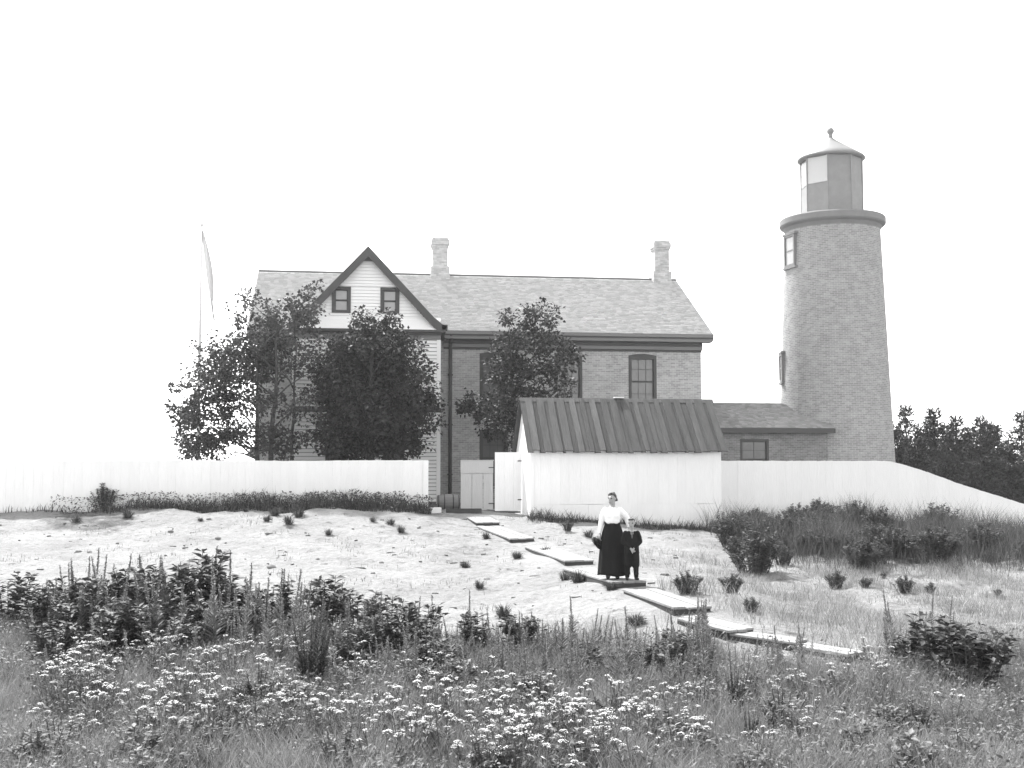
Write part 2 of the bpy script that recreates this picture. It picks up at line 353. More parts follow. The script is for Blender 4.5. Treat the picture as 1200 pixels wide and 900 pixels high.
def sash_window(parent, x0, x1, z0, z1, y, cols=3, rows=2, arch=.0, glass='glass', frame='sash', sill=None, fw=.12):
    w = empty('window', (0, 0, 0)); w.parent = parent
    fr = MB(); fr.box(x0, x0+fw, y-.03, y+.12, z0, z1); fr.box(x1-fw, x1, y-.03, y+.12, z0, z1); fr.box(x0+fw, x1-fw, y-.03, y+.12, z0, z0+fw*.7)
    if arch:
        n = 10; pts = [(x0, y-.035, z1-fw*1.3), (x1, y-.035, z1-fw*1.3)] + [(x1+(x0-x1)*k/n, y-.035, z1+arch*math.sin(PI*k/n)) for k in range(n+1)]
        fr.prism(pts, (0, .03, 0))
    else: fr.box(x0+fw, x1-fw, y-.03, y+.12, z1-fw, z1)
    fr.build('frame', M[frame], w)
    a, b, c, d = x0+fw, x1-fw, z0+fw*.7, z1-fw*(1.0 if not arch else .6); zm = (c+d)/2
    for k, (za, zb, yy) in enumerate(((c, zm, y+.08), (zm, d, y+.05))):
        s = MB(); t = .035; s.box(a, b, yy, yy+.035, za, za+t); s.box(a, b, yy, yy+.035, zb-t, zb)
        s.box(a, a+t, yy, yy+.035, za+t, zb-t); s.box(b-t, b, yy, yy+.035, za+t, zb-t)
        for i in range(1, cols): x = a+(b-a)*i/cols; s.box(x-.013, x+.013, yy+.003, yy+.032, za+t, zb-t)
        for i in range(1, rows): z = za+(zb-za)*i/rows; s.box(a+t, b-t, yy+.005, yy+.03, z-.013, z+.013)
        s.build('sash', M[frame], w)
        MB().box(a+.01, b-.01, yy+.012, yy+.02, za+.01, zb-.01).build('pane', M[glass], w)
    MB().box(a, b, y+.22, y+.24, c, d).build('dark_backing', M['trim'], w)  # dark sheet closing the opening behind the panes
    if sill: MB().box(x0-.08, x1+.08, y-.1, y+.1, z0-.12, z0-.004).build('sill', M[sill], w)
    return w
def shingle_field(name, m, parent, p0, u, s, width, slope, expo, wid, seed, keep=None, thick=.022):
    # p0 eave corner, u unit along the eave, s unit up the slope; rows of overlapping shingles as one mesh
    rng = np.random.default_rng(seed); u = np.array(u, float); s = np.array(s, float); nrm = np.cross(u, s); p0 = np.array(p0, float)
    V = []; T = []
    rows = int(slope/expo)
    for r in range(rows):
        x = -rng.random()*wid
        while x < width:
            w = wid*(.7+.6*rng.random()); a, b = max(x, 0)+.004, min(x+w, width)-.004; x += w
            if b-a < .02: continue
            lo = r*expo+rng.normal(0, .008); hi = min(lo+expo*1.5, slope); th = thick*(1+.5*rng.random())
            if keep and not keep((a+b)/2, lo): continue
            pts = [p0+u*a+s*lo+nrm*th, p0+u*b+s*lo+nrm*th, p0+u*b+s*hi+nrm*.004, p0+u*a+s*hi+nrm*.004, p0+u*a+s*lo, p0+u*b+s*lo]
            V.append(pts); T.append(rng.random())
    V = np.array(V); n = len(V); base = (np.arange(n)*6)[:, None]
    Fq = np.concatenate([base+[0, 1, 2, 3], base+[4, 5, 1, 0]])
    return link(name, np_mesh(name, V.reshape(-1, 3), Fq, np.repeat(T, 6)), m, parent, kind='stuff')

# ------------------------------------------------------------------ keeper's house
def keepers_house():
    h = empty('keepers_house', (5, 50, 0), 0, 'large two-storey brick keeper\'s house with white clapboard gabled wing at its left', 'house')
    root = empty('tmp'); bpy.data.objects.remove(root)
    inv = Matrix.Translation((-5, -50, 0))
    Y = 48.0; x0, x1 = -3.4, 14.7; z0, z1 = -.3, 6.62
    up = [(5.42, 6.60), (8.50, 9.66), (11.60, 12.79)]; zs = (3.95, 6.12); lo = [(5.42, 6.60, .75, 3.0), (8.50, 9.66, .75, 3.0), (11.60, 12.79, .75, 3.0)]
    holes = [(a, b, zs[0], zs[1]) for a, b in up] + lo
    w = MB(); wall_y(w, x0, x1, z0, z1, Y, Y+.35, holes)
    w.poly([(x0,58,z0),(x0,Y,z0),(x0,Y,z1),(x0,58,z1)]); w.poly([(x1,Y,z0),(x1,58,z0),(x1,58,z1),(x1,Y,z1)]); w.poly([(x1,58,z0),(x0,58,z0),(x0,58,z1),(x1,58,z1)])
    w.poly([(x0,Y,z1),(x0,53,9.75),(x0,58,z1)]); w.poly([(x1,Y,z1),(x1,58,z1),(x1,53,9.75)])
    parts = [w.build('brick_wall', M['brick'], None)]
    for a, b in up: parts.append(sash_window(None, a, b, zs[0], zs[1], Y+.03, 3, 2, .07, sill='trim_mid'))
    for a, b, c, d in lo: parts.append(sash_window(None, a, b, c, d, Y+.03, 3, 2, .07, sill='trim_mid'))
    # roof: two slopes on a board deck, shingled towards the camera
    rx0, rx1, ye, yr, yb, ze, zr = -3.75, 15.05, 47.5, 53.0, 58.5, 6.98, 10.08
    sl = Vector((0, yr-ye, zr-ze)); L = sl.length; s = sl/L; nn = Vector((0, -s.z, s.y))
    rf = MB(); rf.prism([(rx0, ye, ze), (rx0, yr, zr), (rx0, yb, ze), (rx0, yb-.15, ze-.12), (rx0, yr, zr-.2), (rx0, ye+.15, ze-.12)], (rx1-rx0, 0, 0))
    roof = rf.build('roof', M['shingle'], None); parts.append(roof)
    sub = [shingle_field('shingles', M['shingle'], None, (rx0-.02, ye-.03, ze-.01), (1, 0, 0), s, rx1-rx0+.04, L+.02, .155, .2, 3)]
    sub.append(MB().tube([(rx0-.03, yr, zr+.02), (rx1+.03, yr, zr+.02)], [.06, .06], 6).build('ridge_roll', M['trim_mid'], None))
    for cx, tz in ((14.33, 11.85), (4.18, 11.72)):
        c = MB(); c.box(cx-.42, cx+.42, 52.55, 53.45, 9.2, 10.42); c.box(cx-.335, cx+.335, 52.64, 53.36, 10.42, tz-.42)
        c.box(cx-.37, cx+.37, 52.6, 53.4, tz-.42, tz-.32); c.box(cx-.405, cx+.405, 52.56, 53.44, tz-.32, tz-.1); c.box(cx-.36, cx+.36, 52.61, 53.39, tz-.1, tz)
        sub.append(c.build('chimney', M['chimney'], None))
    for o in sub: o.parent = roof
    # boxed cornice: crown, fascia, soffit, frieze, bed mould; brick end boards
    c = MB(); c.box(3.95, rx1+.02, 47.42, 47.55, 6.84, 6.955); c.box(3.95, rx1, 47.50, 48.0, 6.66, 6.84); c.box(3.95, 14.72, 47.86, 47.998, 6.36, 6.655)
    parts.append(c.build('cornice', M['trim_mid'], None))
    c = MB(); c.box(3.95, rx1+.01, 47.46, 47.52, 6.79, 6.838); c.box(3.95, 14.71, 47.80, 47.86, 6.50, 6.655); c.box(3.95, 14.71, 47.93, 47.994, 6.28, 6.358)
    parts.append(c.build('moulding', M['trim'], None))
    c = MB(); c.box(rx0, -2.0, 47.50, 48.0, 6.66, 6.84); c.box(rx0, -2.0, 47.86, 47.998, 6.36, 6.655); parts.append(c.build('cornice', M['trim_mid'], None))
    for xx in (rx1-.02, rx0-.06):
        c = MB(); c.prism([(xx, ye, ze-.02), (xx, yr, zr-.02), (xx, yb, ze-.02), (xx, yb-.1, ze-.26), (xx, yr, zr-.3), (xx, ye+.1, ze-.26)], (.08, 0, 0)); parts.append(c.build('verge_board', M['trim_mid'], None))
    dp = MB(); dp.tube([(4.22, 47.86, 6.5), (4.22, 47.86, .3)], [.075, .075], 8); dp.tube([(4.22, 47.5, 6.85), (4.22, 47.86, 6.5)], [.075, .075], 8)
    for z in (1.2, 3.2, 5.2): dp.box(4.12, 4.32, 47.78, 48, z, z+.05)
    parts.append(dp.build('downpipe', M['trim'], None, True))
    # the white wing
    wx0, wx1, wy = -1.95, 3.66, 46.0; cz, rx, rz = 6.78, .855, 9.93
    wins = [(-.7, .1, 4.4, 6.0), (1.5, 2.3, 4.4, 6.0), (-.7, .1, 1.2, 3.0), (1.5, 2.3, 1.2, 3.0)]
    gw = [(-.51, .21, 7.43, 8.44), (1.34, 2.07, 7.43, 8.44)]
    w = MB(); wall_y(w, wx0, wx1, -.2, cz, wy+.04, wy+.3, wins)
    w.poly([(wx0,48,-.2),(wx0,wy+.04,-.2),(wx0,wy+.04,cz),(wx0,48,cz)]); w.poly([(wx1,wy+.04,-.2),(wx1,48,-.2),(wx1,48,cz),(wx1,wy+.04,cz)])
    k = (rz-cz)/(rx-wx0); zz = [cz, 7.43, 8.44, rz-.12]
    def edge_x(z): return (rz-.12-z)/k
    w.poly([(rx-edge_x(cz),wy+.04,cz),(rx+edge_x(cz),wy+.04,cz),(rx+edge_x(7.43),wy+.04,7.43),(rx-edge_x(7.43),wy+.04,7.43)])
    xs = [rx-edge_x(7.43), -.51, .21, 1.34, 2.07, rx+edge_x(7.43)]; xt = [rx-edge_x(8.44), -.51, .21, 1.34, 2.07, rx+edge_x(8.44)]
    for i in (0, 2, 4): w.poly([(xs[i],wy+.04,7.43),(xs[i+1],wy+.04,7.43),(xt[i+1],wy+.04,8.44),(xt[i],wy+.04,8.44)])
    w.poly([(rx-edge_x(8.44),wy+.04,8.44),(rx+edge_x(8.44),wy+.04,8.44),(rx,wy+.04,rz-.12)])
    parts.append(w.build('wing_wall', M['trim_mid'], None))  # dark colour behind the clapboard gaps paints in the shadow lines of the laps
    cb = MB(); e = .145
    gap = .022
    def board(xa, xb, z, dz=e):
        cb.poly([(xa,wy-.005,z),(xb,wy-.005,z),(xb,wy+.03,z+dz-gap),(xa,wy+.03,z+dz-gap)]); cb.poly([(xa,wy+.04,z),(xb,wy+.04,z),(xb,wy-.005,z),(xa,wy-.005,z)])
    def row(xa, xb, z, dz, hs):
        cuts = sorted([(h[0], h[1]) for h in hs if h[2] < z+dz*.5 < h[3]]); x = xa
        for a, b in cuts:
            if a > x: board(x, min(a, xb), z, dz)
            x = max(x, b)
        if x < xb: board(x, xb, z, dz)
    z = .2
    while z < cz-.25: row(wx0+.13, wx1-.13, z, e, wins); z += e
    z = cz+.42
    gap = .004
    while z < rz-.5: row(rx-edge_x(z+.1), rx+edge_x(z+.1), z, .125, gw); z += .125
    parts.append(cb.build('clapboards', M['clap'], None, kind='stuff'))
    for a in (wx0-.02, wx1-.13):
        parts.append(MB().box(a, a+.15, wy-.02, wy+.06, -.1, cz-.26).build('corner_board', M['clap'], None))
    b = MB(); b.box(wx0-.03, wx1+.03, wy-.045, wy+.05, 3.62, 3.80); parts.append(b.build('belt_board', M['trim'], None))
    b = MB(); b.box(rx-1.08, rx+1.08, wy-.03, wy+.03, 8.47, 8.53); parts.append(b.build('gable_band', M['clap'], None))
    # flared skirt at the foot of the gable, cornice under it
    b = MB(); fx0, fx1 = wx0-.16, wx1+.16
    b.prism([(fx0, wy-.26, cz+.02), (fx0, wy+.04, cz+.02), (fx0+.2, wy+.04, cz+.5), (fx0+.2, wy-.02, cz+.42), (fx0+.06, wy-.1, cz+.2)], (fx1-fx0-.34, 0, 0)); parts.append(b.build('gable_skirt', M['clap'], None))
    b = MB(); b.box(fx0-.03, fx1+.03, wy-.28, wy+.05, cz-.08, cz+.018); b.box(fx0+.1, fx1-.1, wy-.14, wy+.05, cz-.16, cz-.083); parts.append(b.build('gable_cornice', M['trim'], None))
    b = MB(); b.box(wx0-.02, wx1+.02, wy-.05, wy+.05, cz-.34, cz-.163); parts.append(b.build('frieze_board', M['trim_mid'], None))
    for a in wins: parts.append(sash_window(None, *a, wy+.02, 2, 2, glass='glass', sill='clap', fw=.1))
    for a in gw: parts.append(sash_window(None, *a, wy+.0, 1, 1, glass='curtain', frame='trim', fw=.12))
    # wing roof with kicked eaves, dark rake boards
    def prof(s, off):                                            # half profile from ridge to eave, s = -1 left, +1 right
        return [(rx, rz+.08-off), (rx+s*2.55, rz+.08-2.72-off), (rx+s*2.86, rz+.08-2.97-off*.9), (rx+s*3.06, rz+.08-3.04-off*.8)]
    for s in (-1, 1):
        o_, i_ = prof(s, 0), prof(s, .12)
        b = MB(); b.prism([(x, wy-.22, zv) for x, zv in o_]+[(x, wy-.22, zv) for x, zv in reversed(i_)], (0, 7.0, 0)); r_ = b.build('wing_roof', M['shingle'], None); parts.append(r_)
        i2 = prof(s, .42)
        b = MB(); o2 = prof(s, .03); b.prism([(x, wy-.27, zv) for x, zv in o2]+[(x, wy-.27, zv) for x, zv in reversed(i2[:3])], (0, .06, 0)); parts.append(b.build('rake_board', M['trim'], None))
    b = MB(); b.box(fx1-.12, fx1+.10, wy-.27, wy-.02, cz+.02, cz+.22); parts.append(b.build('eave_stop', M['trim'], None))
    for o in parts:
        o.parent = h; o.location = Vector(o.location)-Vector((5, 50, 0))
    return h
keepers_house()

# ------------------------------------------------------------------ covered passage to the tower
def passage():
    h = empty('covered_passage', (17.8, 52, 0), 0, 'low brick passage with shingled roof joining the house to the lighthouse', 'passage')
    P = []
    w = MB(); wall_y(w, 14.72, 20.9, -.4, 3.06, 49.8, 50.1, [(16.95, 18.24, 1.0, 2.72)])
    P.append(MB().box(14.73, 20.9, 54.0, 54.2, -.4, 3.06).build('rear_wall', M['passage_brick'], None))
    P.append(w.build('brick_wall', M['passage_brick'], None))
    P.append(sash_window(None, 16.95, 18.24, 1.0, 2.72, 49.83, 2, 2, fw=.1))
    ye, yr, ze, zr, x0, x1 = 49.4, 52.0, 3.2, 4.42, 14.76, 21.08
    b = MB(); b.prism([(x0, ye, ze), (x0, yr, zr), (x0, 54.6, ze), (x0, 54.5, ze-.1), (x0, yr, zr-.14), (x0, ye+.1, ze-.1)], (x1-x0, 0, 0)); r = b.build('roof', M['shingle2'], None); P.append(r)
    sl = Vector((0, yr-ye, zr-ze)); L = sl.length
    keep = lambda a, l: (x0+a-22.25)**2+(ye+l*sl.y/L-52)**2 > 2.45**2
    shingle_field('shingles', M['shingle2'], None, (x0, ye-.03, ze-.01), (1, 0, 0), sl/L, x1-x0+.03, L, .15, .2, 5, keep).parent = r
    b = MB(); b.box(x0, x1+.02, ye-.05, ye+.06, ze-.22, ze-.02); b.box(x0, x1-.1, ye+.06, 49.78, ze-.2, ze-.13); P.append(b.build('eave_board', M['trim'], None))
    for o in P: o.parent = h; o.location = Vector(o.location)-Vector((17.8, 52, 0))
passage()

# ------------------------------------------------------------------ the lighthouse
def lighthouse():
    C = Vector((22.25, 52.0, 0)); h = empty('lighthouse_tower', C, 0, 'tall round brick lighthouse tower with gallery and domed lantern room', 'lighthouse')
    N = 72; prof = [(2.68, -.6), (2.64, .2)] + [(2.62-.49*i/24, .2+12.2*i/24) for i in range(1, 25)]
    sh = MB().lathe(prof, (0, 0), N, cap=True); me = sh.mesh('tower_shaft'); uv = me.uv_layers.new(name='UVMap')
    for p in me.polygons:
        th = [math.atan2(me.vertices[v].co.y, me.vertices[v].co.x) for v in p.vertices]; m0 = th[0]
        for li, t in zip(p.loop_indices, th):
            if t-m0 > PI: t -= 2*PI
            if t-m0 < -PI: t += 2*PI
            uv.data[li].uv = (t*2.4, me.vertices[me.loops[li].vertex_index].co.z)
    link('tower_shaft', me, M['tower_brick'], h)
    g = MB().lathe([(2.10, 12.2), (2.15, 12.36), (2.22, 12.48), (2.34, 12.56), (2.38, 12.62), (2.38, 12.86), (2.33, 12.92), (1.35, 13.02)], (0, 0), 72); g.build('gallery', M['gallery'], h)
    cdir = math.atan2(-52, -22.25)                                # bearing of the camera from the tower
    n = 8; a0 = cdir - R(6); rl = 1.40
    V = lambda k, r, z: Vector((r*math.cos(a0+2*PI*k/n), r*math.sin(a0+2*PI*k/n), z))
    z0, zs, z1 = 13.0, 14.42, 15.70
    for k in range(n):                                            # k=0 is the facet right of the near corner as the camera sees it
        a, b = V(k, rl, 0), V(k+1, rl, 0); o = (a+b).normalized()
        b_ = MB(); pa, pb = a*.995, b*.995
        b_.prism([pa+Vector((0, 0, z0)), pb+Vector((0, 0, z0)), pb+Vector((0, 0, zs)), pa+Vector((0, 0, zs))], -o*.05); b_.build('parapet_panel', M['lantern'], h)
        blank = k in (0, 1)
        b_ = MB(); b_.prism([pa*.985+Vector((0, 0, zs+.003)), pb*.985+Vector((0, 0, zs+.003)), pb*.985+Vector((0, 0, z1)), pa*.985+Vector((0, 0, z1))], -o*(.03 if blank else .008))
        b_.build('blind_panel' if blank else 'lantern_pane', M['lantern' if blank else 'lantern_glass'], h)
        if k in (7, 6): MB().prism([pa*.95+Vector((0, 0, zs+.02)), pb*.95+Vector((0, 0, zs+.02)), pb*.95+Vector((0, 0, z1-.02)), pa*.95+Vector((0, 0, z1-.02))], -o*.01).build('curtain', M['lamp_curtain'], h)
        MB().tube([V(k, rl*.99, z0), V(k, rl*.99, z1)], [.035, .035], 6).build('mullion', M['lantern'], h)
        if not blank: MB().tube([V(k, rl*.985, zs), V(k+1, rl*.985, zs)], [.03, .03], 6).build('glazing_bar', M['lantern'], h)
    rp = [(1.38, 15.66), (1.54, 15.70), (1.52, 15.78), (1.2, 16.0), (.85, 16.24), (.5, 16.46), (.26, 16.62), (.13, 16.74)]
    rf = MB().lathe(rp, (0, 0), 24, a0=a0).build('lantern_roof', M['lantern_roof'], h, True)
    MB().lathe([(.11, 16.72), (.085, 16.85), (.1, 16.95), (.14, 16.98), (.165, 17.05), (.165, 17.12), (.12, 17.2), (.04, 17.25)], (0, 0), 16).build('ventilator', M['lantern'], rf, True)
    MB().lathe([(.3, 13.02), (.3, 13.9), (.42, 13.95), (.42, 14.0)], (0, 0), 16).build('lamp_pedestal', M['iron'], h)
    def tower_window(off, zc, w, hh, hood):
        th = cdir + R(off); r = 2.62-.49*(zc-.2)/12.2; t = empty('window'); t.parent = h; t.location = (r*math.cos(th), r*math.sin(th), zc); t.rotation_euler = (0, 0, th+PI/2)
        f = MB(); fw = .1; f.box(-w/2, -w/2+fw, -.08, .3, -hh/2, hh/2); f.box(w/2-fw, w/2, -.08, .3, -hh/2, hh/2); f.box(-w/2+fw, w/2-fw, -.08, .3, hh/2-fw, hh/2); f.box(-w/2+fw, w/2-fw, -.08, .3, -hh/2, -hh/2+fw); f.box(-w/2+fw, w/2-fw, -.05, .2, -.03, .03)
        f.build('frame', M['trim_mid'], t); MB().box(-w/2+.05, w/2-.05, -.03, -.02, -hh/2+.05, hh/2-.05).build('pane', M['curtain'], t)
        MB().box(-w/2-.08, w/2+.08, -.10, .2, -hh/2-.1, -hh/2-.003).build('sill', M['gallery'], t)
        if hood: MB().box(-w/2-.08, w/2+.08, -.10, .2, hh/2+.003, hh/2+.1).build('lintel', M['gallery'], t)
    tower_window(-59, 11.35, .95, 1.45, True); tower_window(-80, 6.05, .9, 1.3, True)
lighthouse()

# ------------------------------------------------------------------ shed, fences, gate
def board_strip(parent, name, mats, x0, x1, wid, z0f, z1f, y, th=.03, seed=1, gap=.004, back=0.0):
    rg = random.Random(seed); x = x0; i = 0
    while x < x1-.02:
        w = min(wid*(.85+.3*rg.random()), x1-x)
        if x1-(x+w) < .08: w = x1-x
        a, b = x+gap/2, x+w-gap/2; d = rg.uniform(-.003, .003)
        zb0, zb1, zt0, zt1 = z0f(a), z0f(b), z1f(a)+rg.uniform(-.014, .01), z1f(b)+rg.uniform(-.006, .006)
        m = MB(); yy = y+d
        m.v = [(a,yy,zb0),(b,yy,zb1),(b,yy+th,zb1),(a,yy+th,zb0),(a,yy,zt0),(b,yy,zt1),(b,yy+th,zt1),(a,yy+th,zt0)]
        m.f = [(0,3,2,1),(4,5,6,7),(0,1,5,4),(1,2,6,5),(2,3,7,6),(3,0,4,7)]
        o = m.build(name, mats, parent); x += w; i += 1
def shed():
    h = empty('storage_shed', (9.1, 39.6, 0), 0, 'white board shed with dark plank gable roof behind the two people', 'shed')
    x0, x1, y0, y1 = 5.95, 12.28, 38.0, 41.2; P0 = len(col.objects); before = set(col.objects)
    board_strip(None, 'wall_board', M['whitewash'], x0, x1, .32, lambda x: .34, lambda x: 2.16, y0, .03, 11, .002)
    board_strip(None, 'skirt_board', M['whitewash'], x0, x1, 1.9, lambda x: gz(x, y0)-.25, lambda x: .336, y0-.006, .034, 12, .003)
    zb = lambda x: -.9
    MB().prism([(x0, y0+.035, -.6), (x0, y1, -.6), (x0, y1, 2.1), (x0, 39.6, 3.72), (x0, y0+.035, 2.16)], (.03, 0, 0)).build('gable_wall', M['whitewash'], None)
    MB().prism([(x1-.03, y0+.035, -1), (x1-.03, y1, -1), (x1-.03, y1, 2.1), (x1-.03, 39.6, 3.72), (x1-.03, y0+.035, 2.16)], (.03, 0, 0)).build('gable_wall', M['whitewash'], None)
    MB().box(x0+.03, x1-.03, y1-.03, y1, -.9, 2.1).build('rear_wall', M['whitewash'], None)
    MB().box(x0-.02, x0+.1, y0-.032, y0-.008, -.35, 2.05).build('corner_board', M['whitewash'], None)
    # roof: under boards with cover boards lapped over the joints
    ye, ze, yr, zr = 37.78, 2.02, 39.6, 3.78; d = Vector((0, yr-ye, zr-ze)).normalized(); nr = Vector((0, -d.z, d.y)); L = math.hypot(yr-ye, zr-ze)
    rg = random.Random(5); X0, X1 = x0-.14, x1+.14; nb = 36; st = (X1-X0)/nb
    cuts = [X0+(X1-X0)*i/nb+(rg.uniform(-.045, .045) if 0 < i < nb else 0) for i in range(nb+1)]
    for side in (1, -1):
        dd = Vector((0, side*d.y, d.z)); nn = Vector((0, -side*d.z, d.y)); e0 = Vector((0, 39.6-side*(39.6-ye), ze))
        for i in range(nb):
            over = i % 2; a = cuts[i]-(.02 if over else 0); b = cuts[i+1]+(.02 if over else 0); lift = .035 if over else rg.uniform(0, .008)
            drop = rg.uniform(-.07, .03); sk = rg.uniform(-.012, .012)
            p = [Vector((a+.003, 0, 0))+e0+dd*drop+nn*lift, Vector((b-.003, 0, 0))+e0+dd*(drop+rg.uniform(-.01, .01))+nn*lift, Vector((b+sk-.003, 0, 0))+e0+dd*(L-.01)+nn*lift, Vector((a+sk+.003, 0, 0))+e0+dd*(L-.01)+nn*lift]
            MB().prism(p, nn*.03).build('roof_board', M['roofwood' if over else 'roofwood_dark'], None)
    MB().prism([(X0, 39.47, 3.72), (X0, 39.6, 3.86), (X0, 39.73, 3.72), (X0, 39.6, 3.80)], (X1-X0+.1, 0, 0)).build('ridge_cap', M['roofwood'], None)
    MB().box(9.05, 9.38, 39.46, 39.66, 3.865, 3.90).build('ridge_block', M['white'], None)
    for o in set(col.objects)-before:
        o.parent = h; o.location = Vector(o.location)-Vector((9.1, 39.6, 0))
shed()
FY = 40.0
def fence(name, x0, x1, z1f, label, seed, loc):
    h = empty(name, loc, 0, label, 'fence'); before = set(col.objects)
    board_strip(None, 'fence_board', M['whitewash'], x0, x1, .29, lambda x: gz(x, FY)-.15, z1f, FY, .028, seed, .002)
    rz = lambda x: z1f(x)
    x = x0+1.0
    while x < x1:
        MB().box(x-.055, x+.055, FY+.07, FY+.18, gz(x, FY)-.3, rz(x)-.06).build('post', M['whitewash'], None); x += 2.4
    for dz in (-.22, -1.3):
        n = max(2, int((x1-x0)/1.2)); xs = [x0+(x1-x0)*i/n for i in range(n+1)]
        b = MB()
        for a, c in zip(xs, xs[1:]):
            b.v += [(a,FY+.032,rz(a)+dz),(c,FY+.032,rz(c)+dz),(c,FY+.068,rz(c)+dz),(a,FY+.068,rz(a)+dz),(a,FY+.032,rz(a)+dz+.1),(c,FY+.032,rz(c)+dz+.1),(c,FY+.068,rz(c)+dz+.1),(a,FY+.068,rz(a)+dz+.1)]
            k = len(b.v)-8; b.f += [(k,k+1,k+5,k+4),(k+2,k+3,k+7,k+6),(k+4,k+5,k+6,k+7),(k,k+3,k+2,k+1)]
        b.build('rail', M['whitewash'], None)
    for o in set(col.objects)-before: o.parent = h; o.location = Vector(o.location)-Vector(loc)
    return h
fl = fence('board_fence', -16.0, 2.62, lambda x: 1.75+.012*math.sin(x*.8), 'long white board fence left of the gate, below the trees', 21, (-6, FY, 0))
o = MB().box(2.62, 2.8, FY-.05, FY+.12, -.2, 1.76).build('end_post', M['white'], fl, bevel=.008); o.location = (6, -FY, 0)
RX = [12.3, 18.6, 19.2, 20.3, 21.55, 24.1, 27.5]; RZ = [1.74, 1.75, 1.72, 1.42, .98, .22, -.7]
fence('board_fence', 12.3, 27.5, lambda x: float(np.interp(x, RX, RZ)), 'white board fence right of the shed, sloping down past the tower', 22, (18, FY, 0))
def gate():
    h = empty('board_gate', (4.44, FY, 0), 0, 'grey painted board gate standing between the barrel and white panel', 'gate')
    x0, x1 = 3.88, 4.98; xs = [x0, 4.26, 4.64, x1]
    for a, b in zip(xs, xs[1:]): MB().box(a+.008-4.44, b-.008-4.44, -.015, .015, .12, 1.305).build('board', M['gate'], h)
    MB().box(x0-4.44, x1-4.44, -.02, .015, 1.325, 1.738).build('rail', M['gate'], h)
    for z in (.2, 1.0): MB().box(x0-4.44+.01, x1-4.44-.01, .018, .045, z, z+.12).build('back_rail', M['gate'], h)
    MB().box(x0-4.44+.01, x1-4.44-.01, .018, .045, 1.24, 1.5).build('back_rail', M['gate'], h)
    MB().box(x0-4.44-.02, x1-4.44+.02, -.03, .03, 1.742, 1.77).build('cap', M['gate'], h)
    for z in (.3, 1.5): MB().box(x1-4.44-.16, x1-4.44+.04, -.058, -.047, z, z+.03).build('hinge', M['iron'], h)
    MB().box(x0-4.44-.04, x1-4.44+.06, -.06, .06, .0, .085).build('sill_timber', M['plank_dark'], h)
gate()
def door_panel():
    h = empty('fence_door', (5.48, FY-.1, 0), 0, 'tall white board door hinged to the left end of the shed', 'door')
    xs = [5.03, 5.35, 5.66, 5.925]
    for a, b in zip(xs, xs[1:]): MB().box(a+.002-5.48, b-.002-5.48, 0, .03, .07, 2.03).build('board', M['whitewash'], h)
    for z in (.42, 1.72): MB().box(5.80-5.48, 5.94-5.48, -.012, -.002, z, z+.035).build('hinge', M['iron'], h)
    MB().box(5.03-5.48, 5.9-5.48, -.03, .05, .0, .055).build('sill_timber', M['plank_dark'], h)
door_panel()
def barrel():
    h = empty('wooden_barrel', (3.58, 41.2, gz(3.58, 41.2)-.01), 0, 'small wooden barrel lying on its side beside the grey gate', 'barrel')
    Lh, r0, r1 = .39, .225, .285; n = 18; prof = [(-Lh+2*Lh*i/12) for i in range(13)]; rad = lambda x: r0+(r1-r0)*(1-(x/Lh)**2)
    for k in range(n):
        b = MB(); t0, t1 = 2*PI*k/n+.008, 2*PI*(k+1)/n-.008
        for x in prof:
            r = rad(x)
            for t, q in ((t0, r), (t1, r), (t1, r-.025), (t0, r-.025)): b.v.append((x, q*math.cos(t), r1+q*math.sin(t)))
        for i in range(12):
            for j in range(4): b.f.append((4*i+j, 4*i+(j+1) % 4, 4*i+4+(j+1) % 4, 4*i+4+j))
        b.f += [(3, 2, 1, 0), (48, 49, 50, 51)]; b.build('stave', M['barrel'], h)
    for x in (-.35, -.15, .15, .35):
        m = MB(); prof2 = [(rad(x)+.001, x-.018), (rad(x)+.008, x-.016), (rad(x)+.008, x+.016), (rad(x)+.001, x+.018)]; m.lathe(prof2, (0, 0), 24, cap=False)
        m.v = [(z, y, r1+xx) for xx, y, z in m.v]; m.build('hoop', M['iron'], h)
    for s in (-1, 1):
        m = MB().lathe([(.005, 0), (r0-.02, 0), (r0-.02, .02), (.005, .02)], (0, 0), 24); m.v = [(s*(Lh-.04)+z*.5, y, r1+xx) for xx, y, z in m.v]; m.build('head', M['barrel'], h)
barrel()
o = MB().box(-.17, .17, -.15, .15, -.06, .17).build('white_block', M['block'], None, bevel=.015); o.location = Vector((3.0, 39.4, gz(3.0, 39.4))); o.rotation_euler = (0, 0, .15)
tag(o, 'small pale stone block at the foot of the fence end post', 'block')

